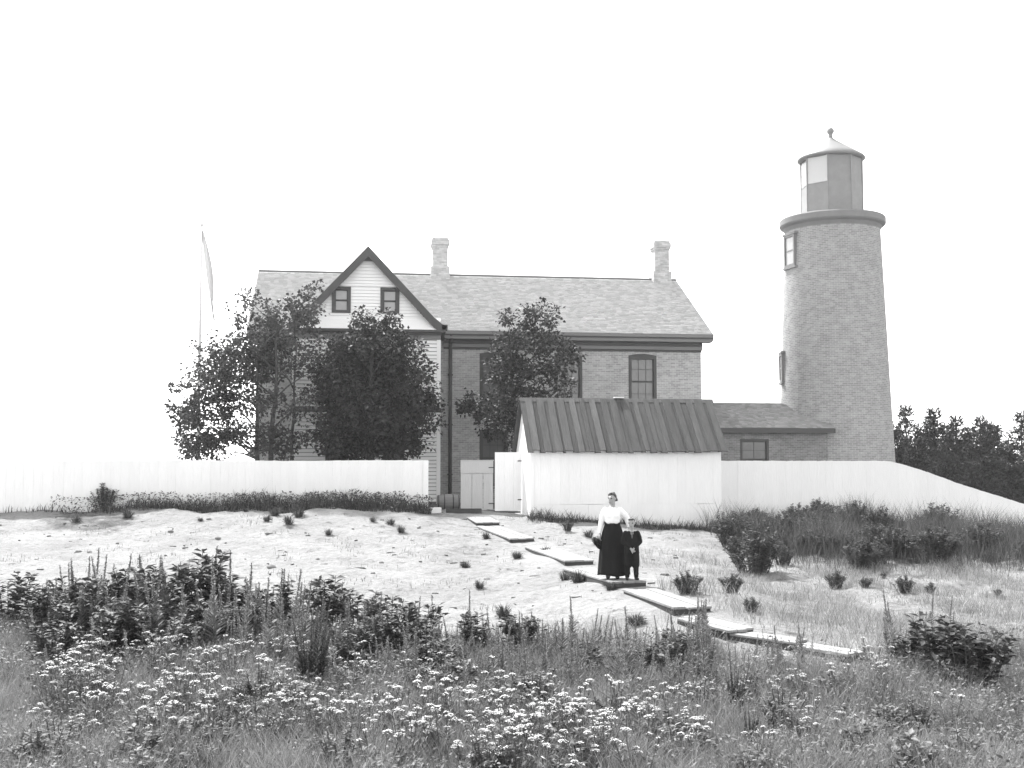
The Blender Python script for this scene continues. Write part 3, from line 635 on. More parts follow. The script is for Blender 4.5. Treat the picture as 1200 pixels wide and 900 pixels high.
# ------------------------------------------------------------------ plank walkway
def walk_section(a, b, wid, th, names, label, planks=3, dark_end=True, lift=.05):
    a, b = Vector(a), Vector(b); a.z = gz(a.x, a.y)+lift-.04; b.z = gz(b.x, b.y)+lift+.02
    d = b-a; L = d.length; ex = d.normalized(); ey = Vector((0, 0, 1)).cross(ex).normalized(); ez = ex.cross(ey)
    h = empty('walkway_section', a, 0, label, 'walkway', 'plank walkway sections stepping down the sand')
    h.matrix_world = Matrix(((ex.x, ey.x, ez.x, a.x), (ex.y, ey.y, ez.y, a.y), (ex.z, ey.z, ez.z, a.z), (0, 0, 0, 1)))
    w = wid/planks; rg = random.Random(int(a.x*100))
    for i in range(planks):
        y0 = -wid/2+i*w; MB().box(rg.uniform(-.1, .03), L+rg.uniform(-.05, .07), y0+.011, y0+w-.011, th-.04+rg.uniform(-.006, .0), th+rg.uniform(-.008, .004)).build('plank', M['plank'], h, bevel=.008)
    for y in (-wid/2+.02, wid/2-.07): MB().box(.03, L-.03, y, y+.05, -.2, th-.04).build('stringer', M['plank_dark'], h)
    for x in (.05, L-.04): MB().box(x-.02, x+.03, -wid/2+.072, wid/2-.072, -.2, th-.042).build('crosspiece', M['plank_dark'], h)
    return h
PW = [((560,609,38.2),(572,616.5,36.8),.85,'plank walkway section nearest the gate, short and tilted'),
      ((572,620,36.3),(612,632,32.6),.80,'second plank walkway section down from the gate, pale and flat'),
      ((630,637,31.6),(679,657,27.6),.80,'third plank walkway section down from the gate with dark end'),
      ((677,662,26.9),(738,688,22.9),.78,'plank walkway section that the woman and boy stand on'),
      ((750,693,22.3),(812,717,20.0),.78,'plank walkway section just below the woman and boy'),
      ((808,724,19.6),(868,740,18.4),.62,'sixth plank walkway section, partly sunk in the grass'),
      ((862,737,18.5),(938,753,17.6),.5,'narrow plank walkway section running right through low grass'),
      ((930,751,17.7),(1004,767,16.8),.45,'last narrow plank of the walkway fading into the meadow grass')]
for a, b, w, lab in PW: walk_section(at_depth(*a), at_depth(*b), w*.9, .075, None, lab, 3 if w > .5 else 2, lift=.02 if w > .7 else .02)
g0 = ground_at(546, 604)
o = MB().box(-.58, .58, -.1, .1, -.08, .13).build('threshold_timber', M['plank_dark'], None, bevel=.01); o.location = (g0.x, 39.3, gz(g0.x, 39.3)+.02); tag(o, 'dark squared timber lying in front of the grey gate', 'timber')

# ------------------------------------------------------------------ flagpole and flag behind the trees
h = empty('flagpole', (-6.12, 52, -.1), 0, 'thin pale flagpole rising faintly behind the left tree', 'flagpole')
MB().tube([(0, 0, 0), (0, 0, 6), (0, 0, 11.9)], [.09, .07, .04], 10).build('pole', M['pole'], h, True)
MB().lathe([(.02, 11.88), (.07, 11.93), (.08, 11.98), (.05, 12.04), (.01, 12.07)], (0, 0), 12).build('truck', M['pole'], h, True)
def flag():
    V = []; Fq = []; nu, nv = 14, 30
    for j in range(nv+1):
        t = j/nv; zc = 11.7-3.9*t; wv = .10+.22*math.sin(PI*min(1, t*1.15))**1.0*(1 if t < .75 else .6); off = .05+.55*t**1.3
        for i in range(nu+1):
            s = i/nu; x = off-.12+wv*s; y = .09*math.sin(9*s+3*t)*(s+.2); V.append((x, y, zc-.15*s))
    for j in range(nv):
        for i in range(nu): a = j*(nu+1)+i; Fq.append((a, a+1, a+nu+2, a+nu+1))
    me = np_mesh('flag', V, Fq); o = link('flag', me, M['flag'], None, True); md = o.modifiers.new('thick', 'SOLIDIFY'); md.thickness = .006
    o.location = (-6.05, 51.95, 0); tag(o, 'limp pale flag hanging down beside the flagpole', 'flag')
flag()

# ------------------------------------------------------------------ leaves in bulk
def leaf_arrays(P, D, N, L, W, fold=.25):                         # one bent four-sided leaf per row
    P, D, N = [np.asarray(a, float) for a in (P, D, N)]; D = D/np.linalg.norm(D, axis=1, keepdims=True); S = np.cross(D, N); S = S/np.maximum(np.linalg.norm(S, axis=1, keepdims=True), 1e-6); N = np.cross(S, D)
    L = np.asarray(L)[:, None]; W = np.asarray(W)[:, None]
    mid = P+D*L*.45; V = np.stack([P, mid+S*W*.5+N*W*fold*.5, P+D*L-N*L*.12, mid-S*W*.5+N*W*fold*.5], 1)
    n = len(P); b = (np.arange(n)*4)[:, None]
    return V.reshape(-1, 3), np.concatenate([b+[0, 1, 2], b+[0, 2, 3]])
def rand_dirs(rng, n): 
    d = rng.normal(size=(n, 3)); return d/np.linalg.norm(d, axis=1, keepdims=True)

def tree(name, base, trunks, blobs, leaf_len, per_m3, m, label, seed, group_of=2, sprig=.115):
    # trunks: list of base offsets; blobs: (centre Vector, radius, density); limbs run from the trunks to every blob, twigs to sprigs
    rng = np.random.default_rng(seed); rg = random.Random(seed)
    h = empty(name, base, 0, label, 'tree'); B = Vector(base)
    tk = MB(); tops = []
    for off, rad, topz in trunks:
        p0 = Vector(off); pts = [p0+Vector((0, 0, -.3))]; q = p0.copy(); lean = Vector((rg.uniform(-.08, .08), rg.uniform(-.08, .08), 0))
        for k in range(1, 8): q = p0+Vector((0, 0, topz*k/7))+lean*(k/7*topz)+Vector((rg.uniform(-.05, .05), rg.uniform(-.05, .05), 0)); pts.append(q)
        tk.tube(pts, [rad*1.25]+[rad*(1-.8*k/7) for k in range(1, 8)], 9); tops.append((pts, rad))
    tk.build('trunk', M['bark'], h, True)
    lm = MB(); P = []; D = []; TN = []
    prev = None
    for bi, (c, r, dens) in enumerate(blobs):
        c = c-B
        if bi % group_of and prev is not None: best = prev; rr = .02        # a side limb off its neighbour
        else:
            def fit(q): return abs(q.z-(c.z-max(.35, .75*math.hypot(c.x-q.x, c.y-q.y))))+.25*math.hypot(c.x-q.x, c.y-q.y)
            cand = [q for pts, rad in tops for a_, b_ in zip(pts[2:], pts[3:]) for q in (a_, a_.lerp(b_, .33), a_.lerp(b_, .66))]
            best = sorted(cand, key=fit)[rg.randrange(3)]; prev = c; rr = min(.05, .02+.02*r)
        midp = best.lerp(c, .5)+Vector((rg.uniform(-.25, .25), rg.uniform(-.25, .25), rg.uniform(-.05, .25)))
        lm.tube([best, best.lerp(midp, .5)+Vector((rg.uniform(-.08, .08), 0, .06)), midp, c], [rr, rr*.85, rr*.6, rr*.25], 6)
        vol = 4.19*r**3*.8; n = int(per_m3*vol*dens)
        nt = max(4, int(n/22)); 
        for k in range(nt):
            d = Vector(rand_dirs(rng, 1)[0]); u = rng.random()**.42; d.z *= .85; tip = c+Vector((d.x*r*u, d.y*r*u*1.0, d.z*r*u))
            if k % 2 == 0: s0 = c.lerp(midp, rg.random()*.5); lm.tube([s0, s0.lerp(tip, .5)+Vector((0, 0, .04)), tip], [.014, .010, .005], 4, cap=False)
            m_ = rng.integers(14, 30); off = rng.normal(size=(m_, 3))*sprig*np.array([1, 1, .75]); P.append(np.array(tip)+off); TN.append(np.clip(.65*rng.random()+.35*rng.random(m_), 0, 1))
            dd = off/np.maximum(np.linalg.norm(off, axis=1, keepdims=True), 1e-4)+np.array([d.x, d.y, d.z-.35])*.7+rng.normal(size=(m_, 3))*.4; D.append(dd)
    lm.build('branches', M['bark'], h, True, kind='stuff')
    P = np.concatenate(P); D = np.concatenate(D); n = len(P)
    N = rng.normal(size=(n, 3))*.55+np.array([0, 0, 1.0]); L = leaf_len*(.65+.7*rng.random(n))
    V, Fq = leaf_arrays(P, D, N, L, L*(.75+.3*rng.random(n)))
    link('foliage', np_mesh('foliage', V, Fq, np.repeat(np.concatenate(TN), 4)), m, h, kind='stuff')
    return n
def blob_list(lst, Y, seed, ys, extra=1):
    rg = random.Random(seed); out = []
    for px, py, rp, dens in lst:
        for e in range(extra):
            y = Y+rg.uniform(-ys, ys); c = at_y(px+rg.uniform(-4, 4), py+rg.uniform(-4, 4), y); out.append((c, rp/1400*y, dens))
    return out
LT = 43.2
n1 = tree('airy_tree', (at_y(309, 540, LT).x, LT, gz(at_y(309, 540, LT).x, LT)), [((-.2, 0, 0), .11, 5.6), ((.22, .1, 0), .12, 6.6), ((.9, .3, 0), .09, 5.8)],
     blob_list([(228,482,26,1),(214,488,16,.9),(246,440,30,1),(232,514,24,1.1),(262,470,28,1),(290,425,34,1),(320,398,32,.75),(350,430,26,.4),(340,478,26,.4),(300,468,26,.65),(352,368,28,.7),(320,366,24,.55),(272,396,24,.6),(243,410,18,.45),(370,402,20,.5),(268,508,26,.9),(345,515,24,.5),(368,470,18,.35),(284,372,16,.25),(360,345,18,.35),(326,522,20,.7),(214,455,14,.5),(300,512,24,.8),(290,345,10,.12),(250,520,20,.9),(372,430,18,.4),(322,440,24,.5),(222,525,14,.8)], LT, 4, 1.2, 2),
     .12, 300, M['leaf_light'], 'airy many-stemmed tree with gaps in its crown behind the left fence', 41)
MT = 43.2
n2 = tree('maple_tree', (at_y(432, 540, MT).x, MT, gz(at_y(432, 540, MT).x, MT)), [((0, 0, 0), .17, 5.6)],
     blob_list([(440,392,28,1),(412,415,32,1),(470,415,28,1),(440,440,42,1),(398,460,32,1),(480,462,32,1),(430,485,44,1),(470,500,34,1),(398,500,34,1),(506,490,15,.9),(430,522,28,1),(462,524,24,1),(385,520,20,.9),(385,436,24,.9),(496,438,14,.9),(455,374,14,.8),(425,376,14,.7),(500,468,18,.9),(490,516,16,.9),(408,524,22,1)], MT, 5, .9, 3),
     .125, 230, M['leaf'], 'dense dark round-crowned tree in front of the white wing', 42, group_of=3)
HT = 44.8
n3 = tree('yard_tree', (at_y(612, 540, HT).x, HT, gz(at_y(612, 540, HT).x, HT)), [((0, 0, 0), .14, 6.6)],
     blob_list([(634,364,20,.9),(618,372,14,.7),(612,392,22,.8),(645,372,14,.7),(640,400,26,.8),(598,408,22,.9),(660,402,14,.5),(588,440,28,.9),(626,436,32,.9),(655,430,22,.8),(575,472,22,.9),(556,470,12,.8),(600,478,30,1),(640,470,30,1),(664,458,18,.8),(580,500,22,.9),(610,510,26,1),(672,418,12,.5),(545,478,8,.7),(592,372,8,.3)], HT, 6, 1.0, 2),
     .12, 200, M['leaf'], 'leafy tree rising above the shed roof before the brick wall', 43)

def spruce(h, r, seed):
    rng = np.random.default_rng(seed); root = empty('evergreen_tree')
    MB().tube([(0, 0, -.4), (0, 0, h*.5), (.05, 0, h)], [.11, .06, .012], 6).build('trunk', M['bark'], root)
    P = []; D = []; br = MB(); z = h*.08
    while z < h*.97:
        k = 1-z/h; nb = 7
        for i in range(nb):
            a = rng.random()*6.28; L = r*(k**.8)*(.6+.6*rng.random())+.1; tip = np.array([math.cos(a)*L, math.sin(a)*L, z+L*rng.uniform(-.25, .45)])
            b0 = np.array([0, 0, z]); br.tube([b0, tip], [.018, .005], 4, cap=False); m_ = int(26*L+8); s = rng.random(m_)[:, None]**.7
            P.append(b0+(tip-b0)*s+rng.normal(size=(m_, 3))*.07); D.append((tip-b0)/L*.6+rng.normal(size=(m_, 3))*.6+np.array([0, 0, .25]))
        z += h*.05
    br.build('branches', M['bark'], root, kind='stuff')
    P = np.concatenate(P); D = np.concatenate(D); n = len(P); L = .22*(.6+.8*rng.random(n))
    V, Fq = leaf_arrays(P, D, rng.normal(size=(n, 3)), L, L*.28); link('crown', np_mesh('crown', V, Fq, np.repeat(rng.random(n), 4)), M['needle'], root, kind='stuff')
    return root
sp = [spruce(5.6, 1.5, 71), spruce(5.0, 1.7, 72), spruce(4.4, 1.6, 73)]
used = [False]*3
spots = [(1052,62,.9,1),(1063,66,1.12,0),(1074,60,.9,2),(1082,70,1.05,1),(1096,64,1.1,0),(1104,58,.85,2),(1112,68,1.12,1),(1122,62,1.0,0),(1136,66,1.1,1),(1150,60,1.0,0),(1166,68,1.15,1),(1182,62,1.0,2),(1198,66,1.15,0),(1216,60,1.0,1),(1060,76,1.0,2),(1090,78,1.15,0),(1128,80,1.1,2),(1160,78,1.2,1)]
for px, t, s, k in spots:
    g = at_depth(px, 545, t); o = sp[k] if not used[k] else copy_tree(sp[k]); used[k] = True
    o.location = (g.x, g.y, gz(g.x, g.y)); o.scale = (s, s, s); o.rotation_euler = (0, 0, px*1.7)
    tag(o, 'small dark evergreen in the thicket beyond the fence, right of the tower', 'tree', 'evergreens beyond the right fence')

# ------------------------------------------------------------------ grass: nobody could count it
def blades(name, X, Y, Hh, W, m, seed, label, lean=.35, zoff=-.02):
    rng = np.random.default_rng(seed); n = len(X); Z = ground_np(X, Y)+zoff; a = rng.random(n)*2*PI; b = rng.random(n)*2*PI; le = lean*(.2+rng.random(n))*Hh
    P = np.stack([X, Y, Z], 1); S = np.stack([np.cos(a), np.sin(a), 0*a], 1)*(W/2)[:, None]; Dv = np.stack([np.cos(b)*le, np.sin(b)*le, Hh], 1)
    mid = P+Dv*np.array([.35, .35, .55]); V = np.stack([P-S, P+S, mid+S*.75, mid-S*.75, P+Dv], 1).reshape(-1, 3); k = (np.arange(n)*5)[:, None]
    Fq = np.concatenate([k+[0, 1, 2], k+[0, 2, 3], k+[3, 2, 4]])
    o = link(name, np_mesh(name, V, Fq, np.repeat(rng.random(n), 5)), m); return tag(o, label, 'grass', kind='stuff')
def ground_leaves(name, X, Y, hmax, size, m, seed, label):
    r = np.random.default_rng(seed); n = len(X); Z = ground_np(X, Y)+hmax*r.random(n); D = r.normal(size=(n, 3)); D[:, 2] = np.abs(D[:, 2])*.6; N = r.normal(size=(n, 3))*.5+[0, 0, 1]; L = size*(.5+r.random(n))
    V, Fq = leaf_arrays(np.stack([X, Y, Z], 1), D, N, L, L*.42); return tag(link(name, np_mesh(name, V, Fq, np.repeat(r.random(n), 4)), m), label, 'ground cover', kind='stuff')
def pnoise(x, y, s):
    return np.array([mnoise.noise(Vector((a*s, b*s, 3.3))) for a, b in zip(x, y)])
rng = np.random.default_rng(7)
def off_path(x, y, d):
    near = np.full(len(x), 9.0)
    for (ax, ay), (bx, by) in zip(PATH, PATH[1:]):
        k_ = np.clip(((x-ax)*(bx-ax)+(y-ay)*(by-ay))/((bx-ax)**2+(by-ay)**2), 0, 1); near = np.minimum(near, np.hypot(x-ax-k_*(bx-ax), y-ay-k_*(by-ay)))
    return near > d
def scatter_t(n, px0, px1, t0, t1):                               # even over the ground between two bearings
    t = np.sqrt(rng.random(n)*(t1*t1-t0*t0)+t0*t0); px = px0+(px1-px0)*rng.random(n); r = (px-600)/F*t
    return t*FH[0]+r*RT[0], t*FH[1]+r*RT[1], px, t
X, Y, px, t = scatter_t(330000, -60, 1260, 9.5, 21.8)
ed = np.interp(px, MEADOW_PX, MEADOW_T); k = (t < ed+rng.normal(0, .4, len(t))) & off_path(X, Y, .4); X, Y, px, t = X[k], Y[k], px[k], t[k]
pn = pnoise(X, Y, .55); pf = pnoise(X, Y, 2.1); k = rng.random(len(X)) < .62+pn*.8+pf*.7; X, Y, px, t, pn, pf = X[k], Y[k], px[k], t[k], pn[k], pf[k]
Hh = (.10+.30*rng.random(len(X))**1.3)*(1+.45*pn+.5*pf)
blades('meadow_grass', X, Y, Hh, .004+.006*rng.random(len(X)), M['grass'], 1, 'pale fine grass filling the meadow in the foreground', .75)
X, Y, px, t = scatter_t(9000, -60, 506, 37.9, 39.9); k = (Y < 39.9) & (Y > 38.5-.0*X) & ((px > 130) | (rng.random(len(X)) < .4)); X, Y, px = X[k], Y[k], px[k]
blades('fence_grass', X, Y, (.18+.42*rng.random(len(X)))*(1+.6*pnoise(X, Y, 1.5))*np.interp(px, [0, 160, 300, 420, 500], [.5, .65, 1.15, 1.0, .7]), .012+.02*rng.random(len(X)), M['grass_dark'], 2, 'dark weedy grass along the foot of the left fence', .6)
X, Y, px, t = scatter_t(9000, 60, 506, 37.9, 39.9); k = (Y < 39.9) & (Y > 38.45); X, Y = X[k], Y[k]
ground_leaves('fence_weeds', X, Y, .5, .09, M['shrub'], 12, 'low leafy weeds mixed into the grass strip at the left fence')
X, Y, px, t = scatter_t(60000, 800, 1280, 29, 40.8); pn = pnoise(X, Y, .5); k = (Y < 39.9) & (rng.random(len(X)) < np.clip((t-29.5)/4, 0, 1)*np.clip((px-845+(t-34)*6)/50, 0, 1)*(.75+pn*1.2)); X, Y, px, t, pn = X[k], Y[k], px[k], t[k], pn[k]
blades('bank_grass', X, Y, (.2+.75*rng.random(len(X))**1.6)*(1+.9*pn), .006+.010*rng.random(len(X)), M['bank_grass'], 3, 'rank dark grass on the bank below the right fence', .6)
X, Y, px, t = scatter_t(44000, 740, 1280, 17.2, 31); pn = pnoise(X, Y, .7); k = (rng.random(len(X)) < np.clip((px-760)/260, 0, .7)+pn*.9) & off_path(X, Y, .45); X, Y, pn = X[k], Y[k], pn[k]
blades('thin_sand_grass', X, Y, (.05+.2*rng.random(len(X)))*(1+1.2*pn), .006+.006*rng.random(len(X)), M['grass'], 4, 'thin short grass on the sandy ground right of the walkway', .9)
X, Y, px, t = scatter_t(6000, 618, 850, 36.3, 38.4); k = (Y < 37.95) & (Y > 37.15-.35*rng.random(len(X))-np.clip((px-700)/150, 0, 1)*.9); X, Y = X[k], Y[k]
blades('shed_grass', X, Y, (.08+.28*rng.random(len(X))**1.4)*(1+pnoise(X, Y, 1.8)), .010+.012*rng.random(len(X)), M['grass_dark'], 5, 'dark grass along the foot of the white shed wall', .7)
X, Y, px, t = scatter_t(200000, -60, 1260, 9.5, 21.8); ed = np.interp(px, MEADOW_PX, MEADOW_T); pn = pnoise(X, Y, .8); k = (t < ed-.1) & off_path(X, Y, .45) & (rng.random(len(X)) < .42-pn*1.0); X, Y = X[k], Y[k]
ground_leaves('meadow_herbs', X, Y, .36, .055, M['herb'], 8, 'low mixed leafy herbs between the meadow grasses')
X, Y, px, t = scatter_t(16000, -60, 840, 22, 38.5); pn = pnoise(X, Y, .9); k = rng.random(len(X)) < (pn-.15)*2.0; X, Y = X[k], Y[k]
blades('sand_wisps', X, Y, .05+.09*rng.random(len(X)), .006+.006*rng.random(len(X)), M['grass_dark'], 9, 'scattered short grass wisps on the open sand')

# ------------------------------------------------------------------ plants one can tell apart
def shrub_proto(name, nst, hgt, spread, leaf, dens, seed, m='shrub', wl=.5, upright=.6):
    r = np.random.default_rng(seed); root = empty(name); st = MB(); P = []; D = []
    for i in range(nst):
        a = r.random()*6.28; q = spread*math.sqrt(r.random()); b = np.array([math.cos(a)*q*.45, math.sin(a)*q*.45, -.03]); h_ = hgt*(.6+.4*r.random())*(1-.35*(q/spread)**2)
        tp = np.array([math.cos(a)*q, math.sin(a)*q, h_]); md = (b+tp)/2+np.array([0, 0, .08]); st.tube([b, md, tp], [.010, .008, .004], 5, cap=False)
        m_ = int(dens*h_); s = (.04+.96*r.random(m_)**.8); pts = np.where(s[:, None] < .5, b+(md-b)*(s*2)[:, None], md+(tp-md)*((s-.5)*2)[:, None])
        an = r.random(m_)*6.28; P.append(pts); D.append(np.stack([np.cos(an), np.sin(an), upright*(.3+r.random(m_))-.1], 1))
    st.build('stems', M['stem'], root, kind='stuff'); P = np.concatenate(P); D = np.concatenate(D); n = len(P); L = leaf*(.6+.6*r.random(n))
    V, Fq = leaf_arrays(P, D, np.array([0, 0, 1.0])+r.normal(size=(n, 3))*.3, L, L*wl); link('foliage', np_mesh('foliage', V, Fq, np.repeat(r.random(n), 4)), M[m], root, kind='stuff'); return root
def spike_proto(name, hgt, seed, m='spike', leaf=.10, n_stem=1, narrow=.22, bud=True):
    r = np.random.default_rng(seed); root = empty(name); st = MB(); P = []; D = []; W = []; Ls = []
    for i in range(n_stem):
        a = r.random()*6.28; ln = .06+.06*r.random()*(n_stem > 1); h_ = hgt*((.75+.25*r.random()) if n_stem == 1 else (.45+.55*r.random())); b = np.array([math.cos(a)*.05*(n_stem > 1), math.sin(a)*.05*(n_stem > 1), -.03]); tp = b+np.array([math.cos(a)*ln*h_*2, math.sin(a)*ln*h_*2, h_])
        st.tube([b, (b+tp)/2+np.array([.01, 0, 0]), tp], [.008, .006, .003], 5)
        m_ = int(130*h_); s = np.linspace(.05, .99, m_); an = np.arange(m_)*2.4+r.random(m_)
        f = np.clip(1.25-s, .22, 1)*np.where(s > .62, .55, 1.0); P.append(b+(tp-b)*s[:, None]); D.append(np.stack([np.cos(an), np.sin(an), .75+.5*s], 1)); Ls.append(leaf*f*(.8+.4*r.random(m_)))
        if bud:
            m2 = int(70*h_); s = .58+.42*r.random(m2); an = r.random(m2)*6.28; P.append(b+(tp-b)*s[:, None]); D.append(np.stack([np.cos(an), np.sin(an), .6*np.ones(m2)], 1)); Ls.append(.035*(.6+.6*r.random(m2)))
    st.build('stem', M['stem'], root); P = np.concatenate(P); D = np.concatenate(D); L = np.concatenate(Ls); n = len(P)
    V, Fq = leaf_arrays(P, D, np.array([0, 0, 1.0])+r.normal(size=(n, 3))*.25, L, np.where(L < .04, L*.7, L*narrow)); link('foliage', np_mesh('foliage', V, Fq, np.repeat(r.random(n), 4)), M[m], root, kind='stuff'); return root
def yarrow_proto(name, hgt, nst, seed):
    r = np.random.default_rng(seed); root = empty(name); st = MB(); P = []; D = []; fl = []; fd = []
    for i in range(nst):
        a = r.random()*6.28; q = .04+.22*r.random(); tp = np.array([math.cos(a)*q, math.sin(a)*q, hgt*(.6+.5*r.random())]); b = np.array([math.cos(a)*.03, math.sin(a)*.03, -.03])
        st.tube([b, (b+tp)/2, tp], [.005, .004, .003], 4, cap=False); R_ = .022+.034*r.random()**1.5; m_ = int(34*(R_/.05)**2)
        rr = R_*np.sqrt(r.random(m_)); an = r.random(m_)*6.28; fl.append(np.stack([tp[0]+rr*np.cos(an), tp[1]+rr*np.sin(an), tp[2]+.018*(1-(rr/R_)**2)+.006*r.random(m_)], 1)); fd.append(np.stack([np.cos(an*7), np.sin(an*7), .1*np.ones(m_)], 1))
        for k in range(5): e = fl[-1][r.integers(m_)]; st.tube([tp-np.array([0, 0, .06]), e-np.array([0, 0, .004])], [.002, .0015], 3, cap=False)
        m2 = 16; s = .1+.75*r.random(m2); an = r.random(m2)*6.28; P.append(b+(tp-b)*s[:, None]); D.append(np.stack([np.cos(an), np.sin(an), .7+0*an], 1))
    st.build('stems', M['stem'], root, kind='stuff'); P = np.concatenate(P); D = np.concatenate(D); n = len(P); L = .09*(.6+.6*r.random(n)); V, Fq = leaf_arrays(P, D, np.array([0, 0, 1.0])+r.normal(size=(n, 3))*.4, L, L*.22)
    link('leaves', np_mesh('leaves', V, Fq, np.repeat(r.random(n), 4)), M['herb'], root, kind='stuff')
    P = np.concatenate(fl); D = np.concatenate(fd); n = len(P); L = .017*(.8+.5*r.random(n)); V, Fq = leaf_arrays(P-D*L[:, None]*.5, D, np.array([0, 0, 1.0])+r.normal(size=(n, 3))*.25, L, L*.95, .1)
    link('flower_heads', np_mesh('flower_heads', V, Fq, np.repeat(r.random(n), 4)), M['petal'], root, kind='stuff'); return root
class Kind:
    def __init__(s, protos): s.p = protos; s.u = [False]*len(protos); s.rg = random.Random(len(protos)*13+7); s.i = 0
    def put(s, x, y, sc, label, cat, group=None, k=None, tilt=.06, sz=None, zoff=0.0):
        k = s.rg.randrange(len(s.p)) if k is None else k; o = s.p[k] if not s.u[k] else copy_tree(s.p[k]); s.u[k] = True
        o.location = (x, y, gz(x, y)+zoff); o.scale = (sc, sc, sz or sc); o.rotation_euler = (s.rg.uniform(-tilt, tilt), s.rg.uniform(-tilt, tilt), s.rg.uniform(0, 6.28)); tag(o, label, cat)
        if group: o['group'] = group
        elif 'group' in o: del o['group']
        return o
    def done(s):
        for u, p in zip(s.u, s.p):
            if not u:
                for c in list(p.children): bpy.data.objects.remove(c)
                bpy.data.objects.remove(p)
rp = random.Random(99)
def spot(px, t):                                                  # ground position by bearing and depth
    r = (px-600)/F*t; return t*FH[0]+r*RT[0], t*FH[1]+r*RT[1]

# broad-leaved shrubs at the edge of the meadow
SH = Kind([shrub_proto('leafy_shrub', 26, 1.0, .62, .15, 46, 101), shrub_proto('leafy_shrub', 22, .9, .55, .14, 46, 102), shrub_proto('leafy_shrub', 20, 1.05, .5, .16, 44, 103)])
shr = [(90,21.0,.85,'leafy shrub at the far left edge of the meadow thicket'),(128,20.4,.9,'leafy shrub left of the tallest spikes in the thicket'),(168,20.8,1.0,'leafy shrub below the two tallest spikes at left'),
       (205,20.0,1.15,'large dark leafy shrub in the middle of the left thicket'),(238,20.4,1.2,'large dark leafy shrub under the cluster of flower spikes'),(268,20.6,1.05,'dark leafy shrub at the right end of the left thicket'),(222,19.0,.9,'lower dark leafy shrub in front of the left thicket'),
       (330,20.2,.85,'leafy shrub just left of the dark upright bush'),(388,20.0,.95,'round leafy shrub right of the dark upright bush'),(420,19.6,.85,'leafy shrub between dark upright bush and sand hollow'),(458,19.0,.9,'leafy shrub left of the sand hollow in the meadow edge'),(490,18.6,.9,'leafy shrub at the left rim of the sand hollow'),
       (556,18.4,.75,'leafy shrub at the right rim of the sand hollow'),(610,18.4,.7,'leafy shrub just right of the sand hollow below the sand slope'),(60,19.4,.8,'leafy shrub low at the left edge of the photo'),(20,20.5,.9,'leafy shrub outside the left end of the thicket'),
       (700,17.0,.6,'low leafy shrub among the pale spikes below the walkway'),(770,16.6,.65,'low leafy shrub at the right end of the pale spikes'),(1098,16.0,.95,'dark leafy shrub at the right edge of the meadow'),(1130,15.6,1.0,'dark leafy shrub beyond the right end of the meadow'),(1060,16.4,.6,'low leafy shrub left of the dark shrub at far right'),(800,16.0,.55,'small broad-leaved shrub below the sunken walkway section')]
for px_, t_, s_, lab in shr: x, y = spot(px_, t_); SH.put(x, y, s_*(1.18 if px_ < 480 else 1), lab, 'shrub')
for n_, a_, b_, t0_, t1_, s0_, s1_, lab, grp in ((16, 60, 300, 17.6, 19.8, .6, .95, 'leafy shrub in the front rows of the left dark thicket', 'front rows of the left thicket'), (12, 380, 540, 16.6, 18.6, .5, .75, 'low leafy shrub below the bare sand slope, left of centre', 'low shrubs below the sand slope'), (9, 600, 820, 16.0, 17.6, .4, .6, 'low leafy shrub at the foot of the pale spike stand', 'low shrubs under the spikes')):
    for i in range(n_): x, y = spot(rp.uniform(a_, b_), rp.uniform(t0_, t1_)); SH.put(x, y, rp.uniform(s0_, s1_), lab, 'shrub', grp)
# dark upright bush
UB = Kind([spike_proto('upright_bush', 1.3, 111, 'shrub', .10, 20, .34, False)])
for px_, t_, s_, lab in ((367,15.8,1.15,'dark narrow upright bush standing alone in the foreground meadow'),(858,14.6,.6,'dark wiry upright weed in the right foreground meadow'),(408,17.0,.6,'small wiry upright weed right of the dark upright bush'),(874,13.2,.42,'small dark upright weed near the bottom of the right meadow')):
    x, y = spot(px_, t_); UB.put(x, y, s_*.9, lab, 'bush', sz=s_)
# tall spikes
SPK = Kind([spike_proto('flower_spike', 1.15, 121, leaf=.15, narrow=.27), spike_proto('flower_spike', 1.0, 122, leaf=.15, narrow=.27), spike_proto('flower_spike', 1.25, 123, leaf=.15, narrow=.25), spike_proto('flower_spike', .9, 124, leaf=.14, narrow=.27)])
def spikes(n, a, b, t0, t1, s0, s1, lab, grp):
    for i in range(n): x, y = spot(rp.uniform(a, b), rp.uniform(t0, t1)); SPK.put(x, y, rp.uniform(s0, s1), lab, 'flower spike', grp)
for px_, t_, s_, lab in ((170,21.2,1.42,'tall leaning flower spike, leftmost of the two tallest at left'),(181,21.0,1.5,'tallest flower spike in the left thicket against the sand'),(246,20.4,1.35,'tall pointed flower spike above the dark shrub'),(343,19.6,1.25,'thin bare flower spike right of the left thicket')):
    x, y = spot(px_, t_); SPK.put(x, y, s_, lab, 'flower spike')
spikes(36, 60, 170, 18.6, 21.8, .85, 1.3, 'slim flower spike in the pale stand at the left edge', 'spikes at the left edge')
spikes(34, 170, 295, 18.2, 21.4, .95, 1.45, 'flower spike in the cluster rising above the left dark shrubs', 'spikes above the left shrubs')
spikes(40, 285, 380, 17.0, 20.6, .8, 1.2, 'pale leafy spike in the stand left of the upright bush', 'spikes by the upright bush')
spikes(40, 395, 560, 16.4, 19.4, .5, .9, 'short spike among the shrubs below the bare sand slope', 'spikes below the sand slope')
spikes(104, 560, 830, 15.2, 18.6, .45, .88, 'pale leafy spike in the wide stand below the walkway', 'spikes below the walkway')
spikes(22, 830, 940, 15.2, 17.2, .4, .65, 'short spike in the grass right of the wide spike stand', 'spikes at the foot of the walkway')
spikes(12, 1030, 1130, 16.4, 18.2, .5, .8, 'spike in the tall grass at the right end of the meadow', 'spikes at the right meadow end')
